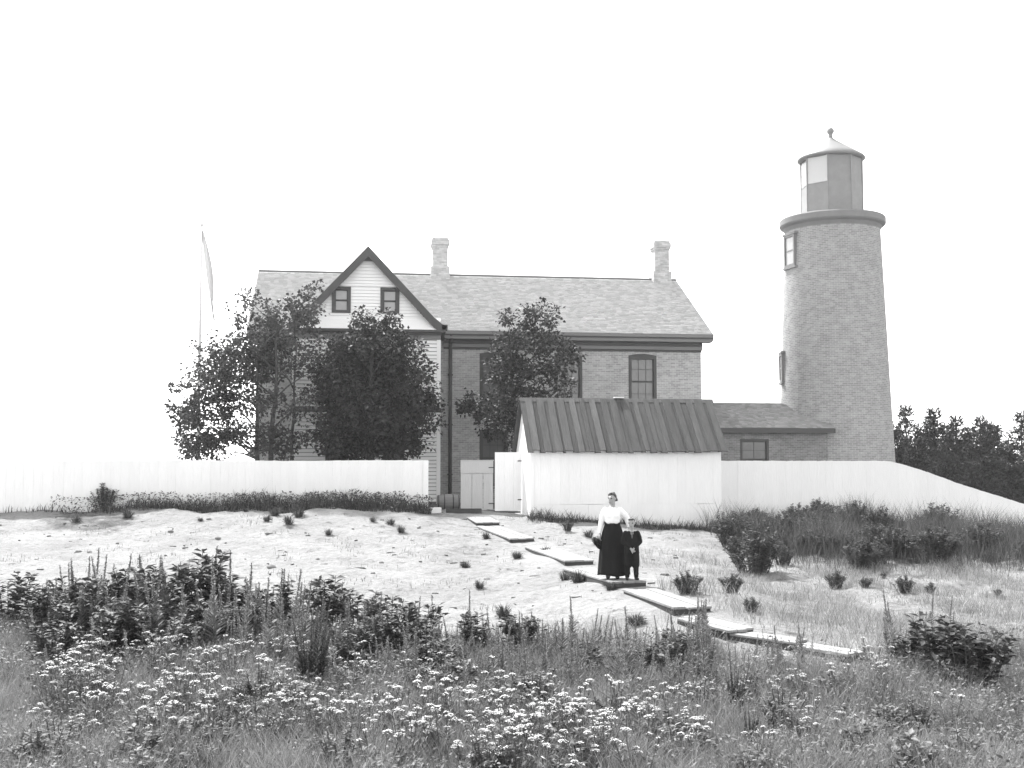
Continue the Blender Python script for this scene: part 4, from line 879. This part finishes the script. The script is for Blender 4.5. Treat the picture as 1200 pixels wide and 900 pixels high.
def spike_tangle(name, areas, label, seed):                       # stems past counting, in among the single ones
    r = np.random.default_rng(seed); VV = []; FF = []; TT = []; n0 = 0; meshes = [[c for c in p.children if c.name.startswith('foliage')][0].data for p in SPK.p]
    src = []
    for me in meshes:
        v = np.empty(len(me.vertices)*3, np.float32); me.vertices.foreach_get('co', v); f = np.empty(len(me.loops), np.int32); me.loops.foreach_get('vertex_index', f); src.append((v.reshape(-1, 3), f.reshape(-1, 3)))
    for n, a, b, t0, t1, s0, s1 in areas:
        for i in range(n):
            v, f = src[r.integers(len(src))]; x, y = spot(r.uniform(a, b), r.uniform(t0, t1)); s_ = r.uniform(s0, s1); th = r.uniform(0, 6.28); lx, ly = r.normal(0, .12, 2); c_, sn = math.cos(th), math.sin(th)
            w = np.stack([(v[:, 0]*c_-v[:, 1]*sn+v[:, 2]*lx)*s_+x, (v[:, 0]*sn+v[:, 1]*c_+v[:, 2]*ly)*s_+y, v[:, 2]*s_+gz(x, y)], 1); VV.append(w); FF.append(f+n0); n0 += len(v); TT.append(np.repeat(r.random(len(v)//4), 4))
    tag(link(name, np_mesh(name, np.concatenate(VV), np.concatenate(FF), np.concatenate(TT)), M['spike']), label, 'weeds', kind='stuff')
spike_tangle('weed_tangle', ((80, 40, 310, 16.4, 20.8, .45, .9), (60, 300, 570, 15.4, 19, .4, .8), (75, 560, 840, 14.8, 18.4, .35, .72), (24, 840, 1130, 14.5, 17.5, .3, .55)), 'tangled low weeds filling in between shrubs and flower spikes', 88)
# yarrow
YA = Kind([yarrow_proto('yarrow_plant', .58, 6, 131), yarrow_proto('yarrow_plant', .5, 5, 132), yarrow_proto('yarrow_plant', .66, 7, 133), yarrow_proto('yarrow_plant', .45, 4, 134)])
def yarrow(n, a, b, t0, t1, s0, s1, lab, grp):
    for i in range(n): x, y = spot(rp.gauss((a+b)/2, (b-a)/2.7), rp.uniform(t0, t1)); YA.put(x, y, rp.uniform(s0, s1), lab, 'flower', grp)
yarrow(92, 490, 770, 11.2, 14.2, .75, 1.2, 'white flat-topped yarrow in the bright drift at bottom centre', 'yarrow in the centre drift')
yarrow(72, 120, 380, 12.6, 17.6, .7, 1.2, 'white yarrow in the meadow below the left dark shrubs', 'yarrow below the left shrubs')
yarrow(30, 62, 130, 13.0, 17.8, .85, 1.15, 'white yarrow along the left edge of the meadow', 'yarrow at the left edge')
yarrow(26, 330, 520, 12.8, 16.8, .55, 1.05, 'white yarrow scattered around the dark upright bush', 'yarrow around the upright bush')
yarrow(18, 780, 960, 11.8, 15.6, .65, .95, 'small white yarrow in the right part of the meadow', 'yarrow in the right meadow')
yarrow(8, 940, 1120, 13.5, 16.8, .65, .95, 'sparse pale yarrow near the right edge of the meadow', 'yarrow at the right edge')
# leafy herb clumps breaking up the meadow grass
HB = Kind([shrub_proto('leafy_herb', 16, .5, .28, .085, 80, 161, 'herb', .42), shrub_proto('leafy_herb', 14, .42, .24, .10, 70, 162, 'herb', .5), shrub_proto('leafy_herb', 20, .55, .3, .06, 110, 163, 'herb', .35)])
for n_, a_, b_, t0_, t1_, lab, grp in ((46, 40, 420, 11.2, 17.2, 'leafy herb clump in the left part of the foreground meadow', 'herb clumps in the left meadow'), (30, 420, 800, 11.0, 16.0, 'leafy herb clump around the white yarrow drift', 'herb clumps in the centre meadow'), (26, 800, 1180, 11.2, 16.2, 'leafy herb clump in the right part of the foreground meadow', 'herb clumps in the right meadow')):
    for i in range(n_): x, y = spot(rp.uniform(a_, b_), rp.uniform(t0_, t1_)); HB.put(x, y, rp.uniform(.5, 1.15), lab, 'herb', grp, tilt=.15)
# weeds on the bank and the sand
BS = Kind([shrub_proto('bank_bush', 60, .95, .62, .085, 110, 141, 'bank', .38), shrub_proto('bank_bush', 54, .8, .55, .08, 110, 142, 'bank', .38), shrub_proto('bank_bush', 40, .6, .4, .075, 120, 143, 'bank', .38)])
def px_t(px, py): g = ground_at(px, py); return g.x, g.y
for px_, py_, s_, lab in ((884,672,1.25,'rounded pale-topped bush on the bank right of the shed'),(857,695,.62,'small dark round bush on the sand right of the walkway'),(806,697,.72,'loose weedy bush on the sand right of the boy'),(880,718,.42,'tiny bush on the sand below the small round bush'),
                          (858,640,1.1,'dark bush against the right end of the shed'),(960,650,1.2,'dark bush in the middle of the right bank'),(1010,668,1.0,'bush in the right bank below the sloping fence'),(1050,655,1.1,'bush on the bank left of the photo\'s right edge'),(1095,660,1.15,'dark bush on the bank at the right edge'),(915,640,1.1,'bush on the bank below the straight right fence'),(960,615,1.1,'tall dark weed clump against the right fence'),
                          (1030,625,1.1,'bush below the corner where the right fence slopes down'),(1100,628,1.2,'bush close under the sloping end of the right fence'),(1150,650,1.2,'bush on the bank past the right edge'),(880,618,1.0,'weed clump at the fence just right of the shed'),(665,622,.55,'thin weed at the foot of the shed wall'),(122,598,.95,'grass-topped bush on the small dune at far left'),(1000,618,1.0,'weed clump along the fence right of the tall dark weeds'),
                          (980,690,.7,'small bush below the right bank'),(1060,695,.7,'small bush low on the right bank'),(700,640,.4,'tiny weed between shed wall and woman')):
    x, y = px_t(px_, py_); BS.put(x, y, s_, lab, 'bush', k=2 if s_ < .8 else None)
def tuft_proto(name, n, hgt, seed, m='grass_dark'):
    r = np.random.default_rng(seed); root = empty(name); a = r.random(n)*6.28; q = .10*np.sqrt(r.random(n)); le = (.25+.8*r.random(n))*hgt*.8; hh = hgt*(.35+.65*r.random(n)); w = .005+.008*r.random(n)
    P = np.stack([q*np.cos(a), q*np.sin(a), -.02+0*a], 1); Dv = np.stack([np.cos(a)*le, np.sin(a)*le, hh], 1); S = np.stack([-np.sin(a), np.cos(a), 0*a], 1)*w[:, None]
    mid = P+Dv*np.array([.4, .4, .65]); V = np.stack([P-S, P+S, mid+S*.8, mid-S*.8, P+Dv], 1).reshape(-1, 3); k = (np.arange(n)*5)[:, None]
    link('blades', np_mesh('blades', V, np.concatenate([k+[0, 1, 2], k+[0, 2, 3], k+[3, 2, 4]]), np.repeat(r.random(n), 5)), M[m], root, kind='stuff')
    n2 = n; a = r.random(n2)*6.28; q = .16*np.sqrt(r.random(n2)); L = .05*(.5+r.random(n2)); V, Fq = leaf_arrays(np.stack([q*np.cos(a), q*np.sin(a), hgt*.45*r.random(n2)], 1), np.stack([np.cos(a), np.sin(a), .5*r.random(n2)], 1), np.array([0, 0, 1.])+r.normal(size=(n2, 3))*.4, L, L*.4)
    link('leaves', np_mesh('leaves', V, Fq, np.repeat(r.random(n2), 4)), M[m], root, kind='stuff'); return root
for n_, a_, b_, y0_, y1_, s0_, s1_, lab, grp in ((40, 850, 1240, 614, 664, .5, 1.1, 'bush in the dense growth on the bank below the right fence', 'bushes on the right bank'), (7, 880, 1200, 672, 705, .12, .32, 'small low bush on the thin grass below the right bank', 'small bushes below the right bank')):
    for i in range(n_): x, y = px_t(rp.uniform(a_, b_), rp.uniform(y0_, y1_)); BS.put(x, y, rp.uniform(s0_, s1_), lab, 'bush', grp)
TF = Kind([tuft_proto('sand_tuft', 110, .36, 151), tuft_proto('sand_tuft', 80, .30, 152), tuft_proto('sand_tuft', 140, .26, 153)])
for i, (px_, py_, s_, lab) in enumerate(((322,605,1.0,'tuft on the sand crest, upper of three below the fence'),(338,616,.9,'tuft on the sand crest, lowest of three below the fence'),(350,607,1.1,'tuft on the sand crest, right of three below the fence'),(313,612,.7,'tuft on the sand crest, left of the three'),(288,600,.6,'single small tuft on the left sand crest'),(437,612,.6,'small tuft on the crest below the fence\'s right part'),(458,615,.8,'tuft on the crest left of the block'),
                                  (606,655,.8,'tuft on the sand left of the third walkway section'),(545,666,.7,'wispy tuft in the middle of the sand slope'),(562,690,.6,'wispy tuft low on the sand slope'),(662,680,.8,'tuft left of the boards the woman stands on'),(677,683,.9,'dark tuft beside the boards below the woman'),(640,648,.8,'tuft against the third walkway section\'s side'),(570,632,.7,'tuft beside the second walkway section'),(716,692,.7,'tuft in front of the boards under the boy'),
                                  (745,735,.9,'tuft at the meadow edge below the walkway'),(690,630,.9,'tuft behind the walkway left of the woman'),(590,725,.8,'tuft at the top of the meadow below the sand'),(385,628,.6,'flat tuft on the left sand slope'),(470,625,.7,'flat tuft on the sand left of the walkway'),(235,612,.5,'tiny tuft on the left sand'),(90,612,1.0,'tuft on the small dune at far left'),(150,608,1.0,'tuft at the right foot of the far left dune'))):
    x, y = px_t(px_, py_); TF.put(x, y, s_, lab, 'tuft')
for K in (SH, UB, SPK, YA, BS, TF, HB): K.done()
# twigs and debris on the sand
def debris():
    V = []; Fq = []; r = random.Random(77)
    for i in range(220):
        px_, t_ = r.uniform(-40, 800), r.uniform(22, 38.5); x, y = spot(px_, t_); z = gz(x, y); L = r.uniform(.02, .11)*(1.8 if r.random() < .12 else 1); w = r.uniform(.006, .03); a = r.uniform(0, 6.28); c_, s_ = math.cos(a), math.sin(a); hgt = r.uniform(.012, .04); b = len(V)
        for u, v in ((-L, -w), (L, -w*.6), (L*.8, w), (-L*.7, w*.8)): V.append((x+u*c_-v*s_, y+u*s_+v*c_, z-.01))
        for u, v in ((-L*.8, -w*.7), (L*.9, -w*.5), (L*.7, w*.6), (-L*.6, w*.6)): V.append((x+u*c_-v*s_, y+u*s_+v*c_, z+hgt*r.uniform(.5, 1)))
        Fq += [(b+4, b+5, b+6, b+7)]+[(b+k, b+(k+1) % 4, b+4+(k+1) % 4, b+4+k) for k in range(4)]
    tag(link('sand_debris', np_mesh('sand_debris', V, Fq), M['bark']), 'small twigs and chips scattered over the open sand', 'debris', kind='stuff')
debris()
# stones on the sand
def stone(px_, py_, s_, lab, seed):
    b = bmesh.new(); bmesh.ops.create_icosphere(b, subdivisions=3, radius=1)
    for v in b.verts: v.co *= 1+.22*mnoise.noise(v.co*1.3+Vector((seed, 0, 0))); v.co.z *= .55
    me = bpy.data.meshes.new('stone'); b.to_mesh(me); b.free(); x, y = px_t(px_, py_); o = link('stone', me, M['stone'], None, True); o.location = (x, y, gz(x, y)+.15*s_); o.scale = (s_,)*3; o.rotation_euler = (0, 0, seed); tag(o, lab, 'stone')
for i, a in enumerate(((318,667,.11,'largest grey stone lying on the left sand slope'),(200,626,.09,'dark stone on the upper left sand'),(255,634,.08,'small stone in the middle of the left sand'),(92,647,.08,'small dark stone on the far left sand'),(105,648,.06,'tiny stone beside another on the far left sand'),(245,609,.08,'stone on the sand just below the left grass strip'),(372,657,.05,'pebble right of the largest stone'),(447,660,.06,'pebble on the sand slope\'s middle'))): stone(*a, i+1.5)

# ------------------------------------------------------------------ people
_ico = bmesh.new(); bmesh.ops.create_icosphere(_ico, subdivisions=2, radius=1); ICO = [v.co.copy() for v in _ico.verts]; _ico.free()
def hull(b, pts_r):                                              # skin stretched over two joints, added to b
    t = bmesh.new()
    for c, r in pts_r:
        r = r if isinstance(r, (tuple, list)) else (r, r, r)
        for p in ICO: t.verts.new((p.x*r[0]+c[0], p.y*r[1]+c[1], p.z*r[2]+c[2]))
    bmesh.ops.convex_hull(t, input=list(t.verts), use_existing_faces=False)
    m = {}
    for f in t.faces:
        vs = []
        for v in f.verts:
            if v not in m: m[v] = b.verts.new(v.co)
            vs.append(m[v])
        b.faces.new(vs)
    t.free()
def body_mesh(name, chains, voxel, m, parent, smooth_it=4):
    # every chain is a run of (centre, radius) joints; neighbouring joints are hulled, all of it fused into one skin
    b = bmesh.new()
    for ch in chains:
        if len(ch) == 1: hull(b, ch)
        else:
            for p, q in zip(ch, ch[1:]): hull(b, [p, q])
    me = bpy.data.meshes.new(name); b.to_mesh(me); b.free(); o = bpy.data.objects.new('tmp_skin', me); col.objects.link(o)
    r = o.modifiers.new('r', 'REMESH'); r.mode = 'VOXEL'; r.voxel_size = voxel
    s = o.modifiers.new('s', 'SMOOTH'); s.iterations = smooth_it; s.factor = .5
    dg = bpy.context.evaluated_depsgraph_get(); new = bpy.data.meshes.new_from_object(o.evaluated_get(dg)); bpy.data.objects.remove(o); bpy.data.meshes.remove(me)
    new.name = name; new.materials.clear(); return link(name, new, m, parent, True)
def hand(w, d, side, curl=.3, s=1.0, thumb=(0, -1, 0)):           # wrist, pointing direction, spread axis; palm, four fingers, thumb
    w = Vector(w); d = Vector(d).normalized(); sx = Vector(side).normalized(); nrm = d.cross(sx).normalized(); out = []
    out.append([(w, .022*s), (w+d*.045*s, (.030*s,)*3), (w+d*.08*s, .028*s)])
    for i, (o_, l_) in enumerate(((-.030, .062), (-.010, .074), (.010, .070), (.029, .055))):
        b0 = w+d*.075*s+sx*o_*s; k1 = b0+(d*math.cos(curl)+nrm*math.sin(curl))*l_*.5*s; k2 = k1+(d*math.cos(2.2*curl)+nrm*math.sin(2.2*curl))*l_*.5*s; out.append([(b0, .0095*s), (k1, .009*s), (k2, .0075*s)])
    t0 = w+d*.025*s-sx*.025*s; t1 = t0+(d*.6-sx*.7).normalized()*.035*s; out.append([(t0, .012*s), (t1, .010*s), (t1+(d*.9-sx*.2+nrm*.2).normalized()*.03*s, .0085*s)]); return out
def head_chains(c, yaw, s):                                       # face looks towards -Y before the yaw
    rot = Matrix.Rotation(yaw, 3, 'Z'); P = lambda x, y, z: tuple(Vector(c)+rot @ Vector((x, y, z))*s)
    return [[(P(0, .012, .02), (.074*s, .090*s, .092*s))], [(P(0, -.02, -.02), (.060*s, .066*s, .085*s)), (P(0, -.045, -.085), (.034*s, .03*s, .026*s))],
            [(P(0, -.088, .022), .009*s), (P(0, -.106, -.022), .014*s)], [(P(-.012, -.094, -.026), .008*s), (P(.012, -.094, -.026), .008*s)],
            [(P(-.045, -.072, .032), .013*s), (P(.045, -.072, .032), .013*s)], [(P(-.018, -.083, -.056), .009*s), (P(.018, -.083, -.056), .009*s)], [(P(-.018, -.081, -.069), .009*s), (P(.018, -.081, -.069), .009*s)],
            [(P(-.076, .012, .012), (.010*s, .02*s, .03*s))], [(P(.076, .012, .012), (.010*s, .02*s, .03*s))],
            [(P(0, .03, -.06), .05*s), (P(0, .02, -.15), .05*s)]]
def eyes_mouth(c, yaw, s, parent):
    rot = Matrix.Rotation(yaw, 3, 'Z')
    for x in (-.032, .032):
        b = bmesh.new(); bmesh.ops.create_uvsphere(b, u_segments=12, v_segments=8, radius=.010*s); me = bpy.data.meshes.new('eye'); b.to_mesh(me); b.free(); o = link('eye', me, M['leather'], parent, True); o.location = Vector(c)+rot @ Vector((x, -.0735, .008))*s
    b = bmesh.new(); bmesh.ops.create_uvsphere(b, u_segments=12, v_segments=8, radius=1); me = bpy.data.meshes.new('mouth'); b.to_mesh(me); b.free(); o = link('mouth', me, M['tie'], parent, True); o.location = Vector(c)+rot @ Vector((0, -.088, -.063))*s; o.scale = (.022*s, .008*s, .0035*s); o.rotation_euler = (0, 0, yaw)
def rings(sections, n, m, name, parent, pleat=0, pn=14, seed=0, top=False):
    V = []; Fq = []; rg = random.Random(seed); ph = [rg.uniform(0, 6.28) for _ in range(3)]
    for j, (cx, cy, z, rx, ry) in enumerate(sections):
        k = j/(len(sections)-1)
        for i in range(n):
            t = 2*PI*i/n; w = 1+pleat*k*(math.sin(pn*t+ph[0])*.6+math.sin(pn*.5*t+ph[1]+k)*.4); V.append((cx+rx*w*math.cos(t), cy+ry*w*math.sin(t), z+(.012*math.sin(3*t+ph[2])*k if pleat else 0)))
    for j in range(len(sections)-1):
        for i in range(n): a = j*n+i; b_ = j*n+(i+1) % n; Fq.append((a, b_, b_+n, a+n))
    me = np_mesh(name, V, Fq); o = link(name, me, m, parent, True); md = o.modifiers.new('thick', 'SOLIDIFY'); md.thickness = .008; return o
WB = at_depth(718, 679, 23.55)
def boards_z(x, y):                                                # top of the walkway section under the two people
    a, b = at_depth(677,662,26.9), at_depth(738,688,22.9); a.z = gz(a.x, a.y); b.z = gz(b.x, b.y); d = b-a; k = ((x-a.x)*d.x+(y-a.y)*d.y)/(d.x*d.x+d.y*d.y); return a.z-.02+(d.z+.06)*k+.075
def woman():
    x, y = WB.x, WB.y; h = empty('person', (x, y, boards_z(x, y)), -YAW+R(-4), 'woman in white blouse and long dark skirt standing on the plank walkway', 'person')
    hc = (-.005, -.015, 1.555); yaw = R(-32)
    ch = head_chains(hc, yaw, 1.0)
    ch += [[((0, .015, 1.40), .052), ((0, .01, 1.32), (.10, .075, .05))], [((0, 0, 1.30), (.13, .085, .05)), ((0, 0, 1.15), (.125, .095, .08)), ((0, 0, 1.0), (.13, .10, .08)), ((0, 0, .9), (.155, .115, .08))]]
    for s in (-1, 1): ch.append([((s*.085, 0, .88), .085), ((s*.09, -.005, .5), .058), ((s*.09, .02, .09), .038), ((s*.09, -.01, .045), .036), ((s*.095, -.12, .035), .03)])
    ch.append([((-.140, .005, 1.325), .038), ((-.215, .02, 1.10), .038), ((-.245, -.02, .885), .024)]); ch += hand((-.247, -.022, .875), (-.03, -.1, -1), (0, 1, .0), .35)
    ch.append([((.140, .005, 1.325), .038), ((.285, .06, 1.19), .036), ((.315, .02, 1.0), .024)]); ch += hand((.316, .015, .995), (.25, -.45, -.3), (.8, .3, .0), .45)
    body_mesh('body', ch, .0075, M['skin'], h, 3); eyes_mouth(hc, yaw, 1.0, h)
    rot = Matrix.Rotation(yaw, 3, 'Z'); P = lambda a, b, c: tuple(Vector(hc)+rot @ Vector((a, b, c)))
    hair = [[(P(0, .03, .035), (.084, .088, .088))], [(P(-.058, .0, .075), .03), (P(0, -.042, .104), .028), (P(.058, .0, .075), .03)], [(P(-.074, .01, .035), .02), (P(-.06, .07, -.02), .03)], [(P(.074, .01, .035), .02), (P(.06, .07, -.02), .03)], [(P(0, .095, -.01), (.05, .045, .05))], [(P(0, .03, .105), (.055, .05, .035))]]
    body_mesh('hair', hair, .009, M['hair'], h, 4)
    bl = [[((0, .01, 1.405), (.058, .055, .02)), ((0, .01, 1.375), (.066, .06, .02)), ((0, .005, 1.345), (.12, .088, .045))], [((0, 0, 1.315), (.155, .105, .06)), ((0, -.015, 1.22), (.16, .128, .09)), ((0, -.012, 1.12), (.150, .128, .06)), ((0, 0, 1.05), (.128, .108, .03))], [((-.05, -.06, 1.23), .085)], [((.05, -.06, 1.23), .085)], [((-.07, -.075, 1.115), .055), ((.07, -.075, 1.115), .055)],
          [((-.140, .005, 1.335), .060), ((-.185, .012, 1.23), .064), ((-.218, .02, 1.10), .056), ((-.236, -.0, .97), .046), ((-.246, -.018, .90), .032)], [((.140, .005, 1.335), .060), ((.225, .03, 1.255), .062), ((.288, .06, 1.19), .056), ((.305, .042, 1.09), .046), ((.314, .022, 1.015), .032)]]
    o = body_mesh('blouse', bl, .009, M['blouse'], h, 4)
    sk = [(0, 0, 1.085, .138, .114), (0, 0, 1.06, .142, .118), (0, 0, 1.0, .165, .135), (0, .005, .9, .195, .16), (0, .01, .75, .225, .185), (.01, .01, .55, .255, .21), (.015, .01, .3, .282, .235), (.02, .01, .12, .30, .25), (.02, .01, .075, .302, .252)]
    rings(sk, 84, M['skirt'], 'skirt', h, .065, 13, 4); MB().lathe([(.140, 1.065), (.146, 1.07), (.146, 1.11), (.138, 1.115)], (0, 0), 32, cap=False).build('belt', M['leather'], h, True).scale = (1, .83, 1)
    for s in (-1, 1): body_mesh('shoe', [[((s*.09, .015, .085), .05), ((s*.09, .015, .045), .046), ((s*.096, -.13, .035), (.038, .04, .034))], [((s*.09, .03, .02), .03)]], .008, M['leather'], h)
    hh = MB(); hh.lathe([(.02, .05), (.075, .048), (.09, .03), (.092, 0), (.15, -.004), (.155, -.01), (.15, -.016), (.08, -.012), (.02, -.01)], (0, 0), 28, cap=True); o = hh.build('hat', M['skirt'], None, True)
    o.matrix_world = h.matrix_basis @ Matrix.Translation((-.295, -.055, .70)) @ Matrix.Rotation(R(62), 4, 'Y') @ Matrix.Rotation(R(20), 4, 'X'); o.scale = (.85,)*3
    tag(o, 'dark round hat held in the woman\'s lowered right hand', 'hat')
woman()
def boy():
    q = at_depth(740.5, 686, 23.2); h = empty('person', (q.x, q.y, boards_z(q.x, q.y)), -YAW, 'young boy in dark suit with white collar standing beside the woman', 'person')
    hc = (0, -.015, 1.085); yaw = R(-14); s = .86; ch = head_chains(hc, yaw, s)
    ch += [[((0, .01, .96), .042), ((0, .005, .91), (.09, .06, .05))], [((0, 0, .90), (.105, .07, .04)), ((0, 0, .78), (.10, .075, .06)), ((0, 0, .64), (.105, .08, .06))]]
    for k in (-1, 1):
        ch.append([((k*.06, 0, .62), .065), ((k*.075, -.005, .35), .046), ((k*.085, .015, .075), .03), ((k*.085, 0, .04), .03), ((k*.1, -.09, .03), .026)])
        ch.append([((k*.118, .0, .905), .038), ((k*.165, -.01, .74), .030), ((k*.035, -.125, .615), .019)]); ch += hand((k*.032, -.128, .612), (-k*.6, -.35, -.75), (0, .6, -.5), .5, .8)
    body_mesh('body', ch, .007, M['skin'], h, 3); eyes_mouth(hc, yaw, s, h)
    rot = Matrix.Rotation(yaw, 3, 'Z'); P = lambda a, b, c: tuple(Vector(hc)+rot @ Vector((a, b, c))*s)
    body_mesh('hair', [[(P(0, .03, .045), (.079*s, .082*s, .078*s))], [(P(-.05, -.05, .088), .022*s), (P(.03, -.055, .095), .024*s)], [(P(0, .085, -.01), (.055*s, .03*s, .05*s))]], .008, M['hair'], h, 4)
    jk = [[((0, .005, .92), (.09, .066, .035)), ((0, 0, .885), (.13, .086, .045)), ((0, -.004, .78), (.134, .098, .05)), ((0, 0, .66), (.142, .108, .05)), ((0, 0, .50), (.155, .118, .02))]]
    for k in (-1, 1): jk.append([((k*.115, 0, .90), .05), ((k*.148, -.002, .82), .047), ((k*.166, -.012, .735), .044), ((k*.10, -.08, .67), .037), ((k*.05, -.118, .628), .028)])
    body_mesh('jacket', jk, .008, M['suit'], h, 3)
    tr = []
    for k in (-1, 1): tr.append([((k*.06, 0, .60), .085), ((k*.068, 0, .40), .084), ((k*.075, 0, .29), .078), ((k*.08, .008, .25), .05)]); 
    body_mesh('trousers', tr, .009, M['suit'], h, 3)
    for k in (-1, 1):
        body_mesh('stocking', [[((k*.080, .003, .33), .058), ((k*.083, .014, .2), .054), ((k*.086, .012, .07), .045)]], .008, M['suit'], h)
        body_mesh('shoe', [[((k*.086, .012, .07), .040), ((k*.086, .012, .035), .038), ((k*.102, -.1, .028), (.032, .034, .028))]], .007, M['leather'], h)
    c = MB(); c.prism([(-.002, -.086, .915), (-.055, -.07, .955), (-.045, -.045, .965), (-.006, -.06, .945)], (0, -.012, -.004)); c.prism([(.002, -.086, .915), (.006, -.06, .945), (.045, -.045, .965), (.055, -.07, .955)], (0, -.012, -.004)); c.prism([(-.028, -.092, .915), (.028, -.092, .915), (.0, -.104, .80)], (0, .01, 0)); c.build('collar', M['collar'], h)
    t = MB(); t.prism([(-.012, -.1, .93), (.012, -.1, .93), (.016, -.109, .83), (0, -.111, .81), (-.016, -.109, .83)], (0, -.006, 0)); t.build('tie', M['tie'], h)
boy()

# ------------------------------------------------------------------ air
hz = MB().box(-60, 75, -6, 115, -3.2, 18.5).build('haze', None); hm = bpy.data.materials.new('thin_haze'); hm.use_nodes = True; hn, hl = hm.node_tree.nodes, hm.node_tree.links; hn.clear()
ho = hn.new('ShaderNodeOutputMaterial'); pv = hn.new('ShaderNodeVolumePrincipled'); pv.inputs['Color'].default_value = (1, 1, 1, 1); pv.inputs['Density'].default_value = .00042; pv.inputs['Anisotropy'].default_value = .7; hl.new(pv.outputs[0], ho.inputs['Volume'])
hz.data.materials.append(hm); tag(hz, 'thin bright summer haze in the air', 'haze', kind='stuff')
